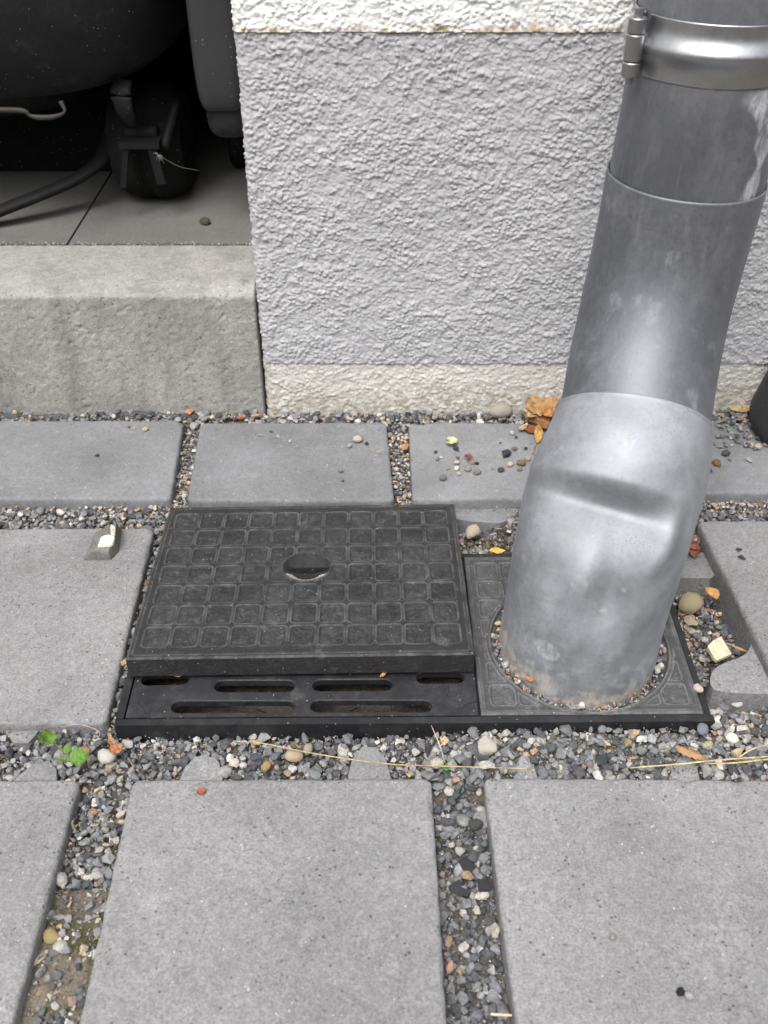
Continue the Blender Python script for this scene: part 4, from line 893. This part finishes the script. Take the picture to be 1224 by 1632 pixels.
# loose pebbles on the back slabs, the shed floor and the front slabs
SLABN = {'H': 'back slab left of the downpipe', 'G': 'middle back slab', 'F': 'left back slab', 'I': 'back slab right of the downpipe'}
loose = [('H', 694, 721, 12, DK, 'dark flake', 'flat'), ('H', 697, 733, 9, GY_, 'grey grain', 'round'), ('H', 703, 730, 9, W_, 'white grain', 'ang'), ('H', 729, 731, 17, (.13, .135, .14), 'dark grey flat stone', 'flat'),
         ('H', 728, 740, 16, CR, 'cream stone on top of a white one', 'ang'), ('H', 728, 748, 14, W_, 'white stone under a cream one', 'ang'), ('H', 713, 747, 13, (.40, .33, .22), 'tan flake', 'flat'), ('H', 746, 750, 14, (.33, .32, .30), 'light grey round pebble', 'round'),
         ('H', 760, 755, 15, (.27, .26, .25), 'mid grey pebble before the light grey one', 'round'), ('H', 731, 757, 12, CR, 'small cream pebble before the pale pair', 'ang'), ('H', 706, 764, 16, (.20, .205, .22), 'silver grey pebble nearest the drain cover', 'round'),
         ('H', 753, 739, 11, PK, 'reddish grain beside the seed head', 'round'), ('H', 760, 740, 8, (.04, .035, .035), 'black grain beside the seed head', 'round'), ('H', 807, 727, 25, (.05, .054, .062), 'big black stone', 'ang'),
         ('H', 820, 717, 15, (.17, .175, .185), 'grey stone behind the big black one', 'ang'), ('H', 816, 692, 11, (.50, .49, .47), 'whitish pebble near the leaf heap', 'round'), ('H', 822, 698, 9, DK, 'dark grain beside the whitish pebble', 'ang'),
         ('H', 813, 742, 13, CR, 'cream oval pebble', 'round'), ('H', 831, 741, 17, (.26, .19, .11), 'brown stone', 'lump'), ('H', 841, 733, 13, (.48, .40, .30), 'beige pebble against the pipe', 'round'), ('H', 828, 750, 14, (.34, .25, .22), 'pinkish pebble', 'ang'),
         ('H', 798, 751, 13, (.09, .092, .10), 'dark round pebble', 'round'), ('H', 785, 747, 10, GY_, 'thin grey chip', 'flat'), ('H', 798, 706, 8, DK, 'dark crumb', 'flat'), ('H', 838, 716, 10, DK, 'dark stone by the long leaf', 'ang'),
         ('G', 570, 703, 19, CR, 'cream pebble', 'round'), ('G', 584, 708, 11, DK, 'dark stone beside the cream pebble', 'ang'), ('G', 557, 712, 11, (.42, .42, .42), 'pale grey pebble', 'round'), ('G', 543, 752, 9, GY_, 'light grey grain', 'round'), ('G', 546, 766, 11, (.20, .20, .20), 'dull grey grain in front', 'ang'),
         ('G', 415, 694, 15, (.36, .37, .38), 'pale flat chip at the back', 'flat'), ('G', 432, 688, 12, (.13, .135, .14), 'dark flat chip at the back', 'flat'), ('G', 443, 696, 13, (.40, .41, .42), 'whitish flat chip at the back', 'flat'), ('G', 462, 704, 8, W_, 'white crumb', 'ang'),
         ('F', 214, 683, 15, (.44, .44, .44), 'pale grey chip', 'flat'), ('F', 232, 686, 11, (.58, .48, .33), 'cream grain', 'round'), ('F', 155, 727, 11, (.07, .072, .08), 'dark stone', 'ang'), ('F', 205, 681, 10, (.12, .12, .13), 'dark flake beside the pale chip', 'flat'),
         ('I', 1193, 733, 20, (.42, .43, .44), 'light grey oblong stone', 'flat'), ('I', 1142, 741, 16, (.24, .16, .05), 'ochre brown stone', 'lump'), ('I', 1129, 751, 18, (.09, .092, .095), 'dark flat stone against the pipe', 'flat'), ('I', 1156, 725, 16, (.10, .10, .105), 'dark oval stone', 'round'),
         ('I', 1163, 733, 13, (.20, .20, .21), 'dull grey flat stone', 'flat'), ('I', 1208, 714, 15, CR, 'cream pebble at the gravel edge', 'round'), ('I', 1222, 710, 14, (.50, .44, .34), 'beige pebble at the frame edge', 'round'), ('I', 1192, 712, 16, (.12, .12, .125), 'dark stone at the gravel edge', 'ang'), ('I', 1158, 712, 14, (.26, .26, .265), 'grey stone at the gravel edge', 'ang')]
for sl, px, py, wp, col, d, kd in loose: rock(px, py, wp * .92, col, f'{d} on {SLABN[sl]}', kd, .0005, None, 'pebble', group='loose pebbles on the back slabs', sink=.12, cat='pebble')
rock(1178, 876, 15, (.06, .06, .063), 'dark stone, further of two on the right slab', 'flat', .0005, name='pebble', cat='pebble'); rock(1182, 890, 18, (.065, .066, .07), 'dark stone, nearer of two on the right slab', 'flat', .0005, name='pebble', cat='pebble')
rock(327, 357, 18, (.10, .095, .08), 'dark crumbly lump on the shed floor near the wall corner', 'lump', .1355, 3, hpx=15, name='dirt_lump', cat='dirt')
rock(1084, 1582, 17, (.03, .03, .032), 'small black stone on the right front slab', 'round', .0005, name='pebble', cat='pebble'); rock(1098, 1588, 16, (.55, .54, .52), 'small white stone touching the black one on the right front slab', 'round', .0005, name='pebble', cat='pebble')
rock(976, 1494, 13, (.40, .39, .37), 'light grey pebble in the middle of the right front slab', 'round', .0002, name='pebble', cat='pebble')

# ------------------------------------------------------------------ leaves, straw, seedling
def leaf_mesh(L, Wd, curl=.5, fold=.3, seed=0, tip=.75, wav=.1, nu=26, nv=11):
    u, v = np.linspace(0, 1, nu), np.linspace(-1, 1, nv); A, B = np.meshgrid(u, v, indexing='ij')
    wdt = np.sin(np.pi * A ** tip) ** .8 * (1 + .10 * np.sin(A * 40 + seed)) + .015; x = (A - .5) * L; y = B * wdt * Wd / 2
    z = fold * np.abs(y) + curl * L * ((A - .5) ** 2 - .1) + wav * Wd * vn(np.stack([A * 4 + seed, B * 2], -1).reshape(-1, 2), seed).reshape(A.shape) - .00025 * np.exp(-(B / .12) ** 2)
    V = np.stack([x, y, z], -1).reshape(-1, 3); k = len(V); F = grid_faces(nu, nv)
    return np.vstack([V, V - [0, 0, .00025]]), np.vstack([F, F[:, ::-1] + k])
def leaf(px, py, lpx, wpx, col, label, rot, z=0.0, lift=.001, curl=.5, fold=.3, tilt=(0, 0), name='dry_leaf', cat='leaf', seed=None, mat='leaf', tip=.75, parent=None, wav=.1):
    p = G(px, py, z + lift); q = depth(p) / FPX; V, F = leaf_mesh(lpx * q, wpx * q * 1.15, curl, fold, seed if seed is not None else random.randrange(99), tip, wav)
    me = mesh_np(name, V, F); o = bpy.data.objects.new(name, me); COL.objects.link(o); me.materials.append(M[mat]); g0 = sum(col) / 3; o.color = (*[c * .72 + g0 * .12 for c in col], 1) if mat == 'leaf' else (*col, 1); o.rotation_euler = (tilt[0], tilt[1], rot)
    lo = min((Matrix.Rotation(0, 3, 'X') @ o.rotation_euler.to_matrix() @ Vector(v)).z for v in V[::7])
    o.location = (p[0], p[1], max(z + lift, z - lo * .9)) if parent is None else Vector(p) - Vector(world_loc(parent)); o.parent = parent
    return tag(o, label, cat) if label else o
AM = (.48, .24, .06)
leaf(868, 645, 62, 40, (.50, .26, .08), 'big amber dry leaf at the top of the heap against the wall', .1, .004, .008, -.5, .2, (.5, .1))
leaf(840, 662, 36, 24, (.60, .44, .20), 'pale yellow curled leaf at the left of the leaf heap', 1.3, .002, .006, .7, .5, (.3, .3))
leaf(862, 668, 40, 26, (.42, .17, .05), 'russet leaf in the middle of the leaf heap', .3, .001, .004, .4, .3, (.2, -.1))
leaf(850, 684, 34, 20, (.30, .09, .03), 'dark red brown leaf under the front of the leaf heap', .2, .0005, .002, .3, .3)
leaf(834, 681, 26, 8, (.52, .40, .20), 'narrow tan leaf sticking out at the left of the leaf heap', .9, .0005, .003, .5, .5)
leaf(858, 690, 40, 11, (.55, .30, .04), 'narrow golden leaf with long stalk hanging over the back slab', 1.45, .001, .005, -.3, .5, (0, -.25))
leaf(874, 678, 32, 20, (.34, .14, .04), 'brown leaf of the heap tucked against the pipe', .5, .001, .004, .6, .4)
leaf(872, 658, 22, 18, (.60, .25, .06), 'small orange leaf in the centre of the leaf heap', .8, .004, .008, .9, .5, (.4, 0))
tag(put_tube('leaf_stalk', [G(857, 700, .002), G(853, 712, .002), G(849, 724, .001)], [.0009, .0006, .0005], M['straw'], n=6), 'thin brown leaf stalk pointing at the viewer from the leaf heap', 'stalk').color = (.30, .19, .07, 1)
leaf(1184, 651, 46, 13, (.56, .38, .18), 'tan leaf with a hole lying at the wall foot right of the pipe', .0, .002, .004, .35, .3, (.4, 0))
leaf(1133, 947, 30, 17, (.58, .28, .07), 'orange brown curled leaf in the pit beside the right slab', 1.9, -.022, .006, .5, .8)
leaf(793, 878, 26, 12, (.70, .42, .03), 'small bright yellow leaf at the back edge of the collar plate', .0, -.004, .006, .5, .4, name='yellow_leaf')
leaf(186, 1194, 22, 18, (.56, .22, .05), 'orange leaf scrap at the left front corner of the drain frame', .7, -.002, .006, .6, .5)
leaf(176, 1178, 26, 6, (.50, .22, .07), 'thin rusty leaf stem above the orange scrap', 1.9, -.003, .005, .3, .5)
leaf(383, 667, 18, 10, (.40, .10, .03), 'red brown leaf scrap at the foot of the wall corner', .3, .001, .002, .5, .5)
leaf(321, 1261, 16, 11, (.40, .07, .03), 'tiny red petal on the back edge of the middle front slab', .6, .0005, .002, .5, .4, name='petal', cat='petal')
leaf(611, 1075, 17, 5, (.62, .30, .08), 'orange leaf shred on the lip above the right grate slot', .9, .0055, .004, .4, .5)
leaf(285, 1076, 16, 8, (.58, .28, .08), 'orange leaf shred above the left grate slot', .2, .0065, .003, .8, .5)
leaf(198, 1057, 10, 10, (.50, .26, .08), 'brown leaf crumb beside the left corner of the cover', .4, .003, .002, .6, .4)
leaf(720, 704, 20, 17, (.66, .58, .30), 'pale yellow dry blossom on the back slab left of the pipe', .3, .001, .004, .9, .5, name='dry_blossom', cat='blossom')
rock(726, 717, 17, (.06, .058, .06), 'dark stub of a twig below the pale dry blossom', 'ang', .001, 2, 'twig_stub', hpx=8, rot=-.9, cat='twig', sink=.1)
leaf(1100, 1047, 30, 6, (.14, .11, .08), None, .0, .0, .0) if False else None
bj = leaf(1180, 1035, 26, 5, (.50, .22, .08), 'narrow rusty leaf behind the flat cream chip', -.5, -.022, .004, .2, .6)
for k, (x, y) in enumerate(((1104, 862), (1106, 880), (1103, 872))): leaf(x, y, 26, 15, (.30, .08, .03), ('red brown leaf crumpled in the gap right of the pipe', 'lower red brown leaf in the gap right of the pipe', 'middle red brown leaf in the gap right of the pipe')[k], .4 + k, -.016, .006, .6, .6)
husk = leaf(1104, 1199, 56, 15, (.40, .21, .08), 'brown elongated seed husk on the gravel behind the right front slab', -.55, -.001, .007, -.25, -.7, name='seed_husk', cat='husk')
leaf(61, 1530, 40, 9, (.62, .52, .34), 'pale wood sliver in the mossy left joint', .95, -.012, .003, .1, .2, name='wood_sliver', cat='sliver', tip=1.4)
sh = [G(747, 729, .002)]
SH = thing('twiggy_seed', 'small twiggy brown seed head among the pebbles on the back slab', 'seed head', G(747, 731, 0))
for k in range(11):
    a = k * .6; e = G(747 + 11 * math.cos(a) * random.uniform(.5, 1.1), 729 + 6 * math.sin(a), .0035 + .004 * random.random()); o = put_tube('bract', [G(747, 731, .001), (G(747, 729, .002) + e) / 2 + [0, 0, .0015], e], [.0008, .0007, .0002], M['straw'], SH, n=5, sub=3); o.color = (.22, .10, .05, 1)
def straw(pts, rad, col, label, cat='straw', name='straw'):
    pts = [p + np.array([0, 0, .0035]) for p in pts]; rad = np.array(rad) * .75; col = tuple(np.array(col) * .85)
    o = put_tube(name, pts, rad, M['straw'], None, n=6, sub=8); o.color = (*col, 1); return tag(o, label, cat)
straw([G(372, 1186, .0), G(420, 1190, .002), G(500, 1206, .003), G(610, 1222, .004), G(700, 1226, .004), G(800, 1229, .003), G(845, 1230, .003)], [.0004, .0005, .0006, .0006, .0006, .0005, .0003], (.55, .43, .22), 'long thin straw across the gravel behind the middle front slab')
straw([G(1002, 1229, .002), G(1080, 1223, .003), G(1150, 1216, .005), G(1240, 1210, .006)], [.0006, .0008, .0008, .0008], (.58, .46, .24), 'straw stalk along the back edge of the right front slab')
straw([G(1120, 1222, .002), G(1170, 1221, .004), G(1240, 1213, .005)], [.0006, .0008, .0007], (.60, .47, .24), 'second straw stalk running beside the first at the right')
straw([G(1176, 1212, .001), G(1200, 1198, .006), G(1235, 1190, .006)], [.0007, .0009, .0007], (.56, .46, .30), 'short bent straw over the gravel at the right')
straw([G(687, 1161, .010), G(700, 1192, .004), G(709, 1221, -.002)], [.0002, .0006, .0007], (.58, .48, .34), 'dry grass blade leaning on the drain frame above the sprout')
straw([G(781, 1621, -.004), G(797, 1622, -.003), G(815, 1623, -.004)], [.0010, .0011, .0009], (.62, .52, .32), 'short straw piece in the dark joint at the bottom')
straw([G(208, 1238, -.004), G(222, 1230, -.003), G(196, 1205, -.003), G(190, 1196, -.003)][:1] + [G(214, 1228, -.002), G(205, 1212, -.001)], [.0006, .0008, .0006], (.28, .20, .14), 'brown twig in the gravel left of the middle slab', 'twig', 'twig')
straw([G(596, 727, -.002), G(612, 721, .003), G(628, 717, .002)], [.0004, .0006, .0005], (.48, .40, .28), 'forked straw in the joint beside the middle back slab')
straw([G(98, 1164, -.004), G(128, 1160, .002), G(160, 1172, .001), G(150, 1190, -.004)], .0003, (.45, .38, .28), 'thin dry root arching over the gravel at the left slab', 'root', 'root')
straw([G(120, 1310, -.012), G(117, 1318, -.006), G(122, 1330, -.010)], [.001, .0012, .0008], (.42, .34, .26), 'curled dry stem against the left front slab', 'stem', 'grass_stem')
SE = thing('seedling', 'green seedling with two round leaves in the gravel before the left slab', 'plant', G(105, 1203, -.01))
o = put_tube('stem', [G(112, 1206, -.004), G(98, 1194, .002), G(84, 1182, .010)], [.0009, .0008, .0007], M['green'], SE, n=7); o.color = (.22, .26, .10, 1)
def lf(px, py, l, w_, col, rot, lift, tilt): leaf(px, py, l, w_, col, None, rot, -.004, lift, -.15, .12, tilt, 'leaf', None, 3, 'green', .8, SE, .05)
lf(75, 1174, 32, 24, (.10, .20, .022), 1.9, .018, (.35, 0)); lf(126, 1206, 30, 27, (.085, .19, .02), .3, .013, (.25, .1)); lf(108, 1192, 18, 11, (.08, .17, .022), 1.3, .012, (0, -.5)); lf(99, 1210, 18, 9, (.09, .16, .02), 2.8, .010, (0, .2))
SPR = thing('green_sprout', 'tiny bright green sprout at the top of the dark joint', 'plant', G(710, 1226, -.008))
for a, l in ((.2, 17), (2.6, 15), (1.4, 12)): leaf(711 + 4 * math.cos(a), 1223, l, 6, (.08, .25, .02), None, a, -.003, .009, .2, .3, (0, -.3), 'leaf', None, 2, 'green', .8, SPR)

# ------------------------------------------------------------------ things in the shed and at the right edge
def superell(c, h, e1, e2, nu=40, nv=64):
    u = np.linspace(-np.pi / 2, np.pi / 2, nu); v = np.linspace(-np.pi, np.pi, nv, endpoint=False); U_, V_ = np.meshgrid(u, v, indexing='ij'); f = lambda x, e: np.sign(x) * np.abs(x) ** e
    return np.stack([c[0] + h[0] * f(np.cos(U_), e1) * f(np.cos(V_), e2), c[1] + h[1] * f(np.cos(U_), e1) * f(np.sin(V_), e2), c[2] + h[2] * f(np.sin(U_), e1)], -1).reshape(-1, 3), grid_faces(nu, nv, True)
MA = thing('wheeled_machine', 'bulky black machine with rounded body and small wheel parked in the dark shed', 'machine', (-.5, 1.3, .135))
V, F = superell((-.56, 1.22, .512), (.385, .29, .265), .42, .38); put('body', V, F, M['dark_plastic'], MA)
V, F = superell((-.62, 1.36, .27), (.32, .31, .06), .4, .4); put('underbody', V, F, M['dark_plastic'], MA)
putbm('shade_filler', bm_box(-1.1, -.31, 1.16, 1.6, .137, .24), M['rubber'], MA, None, False, .01)  # black block added to stand in for the shade under the body
wc = (-.252, 1.095, .135 + .0605)
V, F = lathe([(.02, -.030), (.035, -.037), (.045, -.0385), (.0525, -.035), (.058, -.027), (.0612, -.015), (.0615, -.0045), (.0600, -.004), (.0600, .0), (.0600, .004), (.0615, .0045), (.0612, .015), (.058, .027), (.0525, .035), (.045, .0385), (.035, .037), (.02, .030)], wc, 48, 'x'); tw = put('wheel', V, F, M['rubber'], MA)
V, F = lathe([(0, -.032), (.03, -.032), (.04, -.028), (.04, .028), (.03, .032), (0, .032)], wc, 32, 'x'); put('rim', V, F, M['dark_metal'], tw)
bk = bmesh.new()
b0, b1, b2, b3 = GY(197, 298, 1.015), GY(201, 236, 1.015), GY(243, 236, 1.015), GY(258, 292, 1.015)
for a, b, wd in ((b0, b1, .0030), (b2, b3, .0045)): 
    q = [bk.verts.new((p[0] + sx * wd, y, p[2])) for p in (a, b) for sx in (-1, 1) for y in (1.012, 1.018)]
    for f in ((0, 2, 6, 4), (1, 5, 7, 3), (0, 4, 5, 1), (2, 3, 7, 6), (0, 1, 3, 2), (4, 6, 7, 5)): bk.faces.new([q[i] for i in f])
bm_box(b1[0] - .006, b2[0] + .008, 1.010, 1.06, b1[2] + .0005, b1[2] + .007, bk); putbm('axle_bracket', bk, M['dark_metal'], MA, None, False, .001)
put_tube('strut', [GY(200, 212, 1.035), GY(252, 212, 1.035)], .008, M['dark_metal'], MA); put_tube('strut', [GY(262, 236, 1.02), GY(282, 160, 1.06)], .0045, M['dark_metal'], MA)
put_tube('strap', [GY(196, 128, 1.01), GY(192, 150, 1.0), GY(200, 180, 1.005), GY(212, 202, 1.02)], [.010, .011, .009, .005], M['dark_plastic'], MA, n=8, flat=.25)
put_tube('skid_bar', [GY(-60, 366, .99), GY(-5, 338, 1.0), GY(70, 308, 1.02), GY(130, 280, 1.04), GY(165, 248, 1.06), GY(182, 200, 1.09)], [.0095] * 6, M['dark_metal'], MA, n=14, flat=.6)
put_tube('body_lip', [GY(-20, 175, .955), GY(34, 176, .955), GY(48, 184, .955), GY(62, 187, .955), GY(86, 186, .955), GY(103, 178, .96), GY(97, 162, .965)], [.0026, .0026, .0018, .0026, .0024, .0012, .0026], M['trim'], MA, n=8)
wt = GY(252, 247, 1.003); cw = thing('cobweb_tuft', 'dusty cobweb tuft caught on the machine bracket', 'cobweb', wt)
for k in range(16):
    e = wt + np.array([random.gauss(0, .004), random.gauss(0, .003), random.gauss(-.002, .004)]); put_tube('strand', [wt, (wt + e) / 2 + [0, 0, .001], e], [.0004, .0003, .0001], M['web'], cw, n=4, sub=2)
put_tube('strand', [wt, GY(285, 265, 1.01), GY(318, 272, 1.02)], .0002, M['web'], cw, n=4)
CT = thing('plastic_cart', 'dark grey plastic moulded leg with a small caster beside the white wall', 'cart', (-.158, 1.02, .135))
V, F = superell((-.152, .99, .478), (.0235, .04, .215), .22, .4); leg = put('moulded_leg', V, F, M['grey_plastic'], CT)
V, F = superell((-.149, .995, .262), (.0215, .034, .028), .6, .6); put('leg_cup', V, F, M['dark_plastic'], CT)
V, F = superell((-.153, .951, .475), (.0105, .003, .105), .3, .3); put('recess', V, F, M['dark_plastic'], leg)
V, F = lathe([(0, -.011), (.022, -.011), (.026, -.006), (.026, .006), (.022, .011), (0, .011)], (-.169, 1.18, .1615), 32, 'x'); put('caster_wheel', V, F, M['rubber'], CT)
put_tube('caster_fork', [(-.152, 1.01, .25), (-.155, 1.10, .215), (-.169, 1.175, .195), (-.169, 1.18, .165)], .006, M['dark_metal'], CT)
fp = G(1196, 672, -.002); V, F = lathe([(0, 0), (.054, 0), (.064, .005), (.068, .016), (.068, .024), (.063, .05), (.057, .074), (.059, .075), (.059, .082), (.054, .082), (.056, .04), (.05, .02), (0, .02)], (fp[0] + .0600, fp[1] - .022, -.004), 64)
tag(put('plant_pot', V, F, M['grey_plastic']), 'squat dark plastic pot cut off by the right edge of the photo', 'pot')
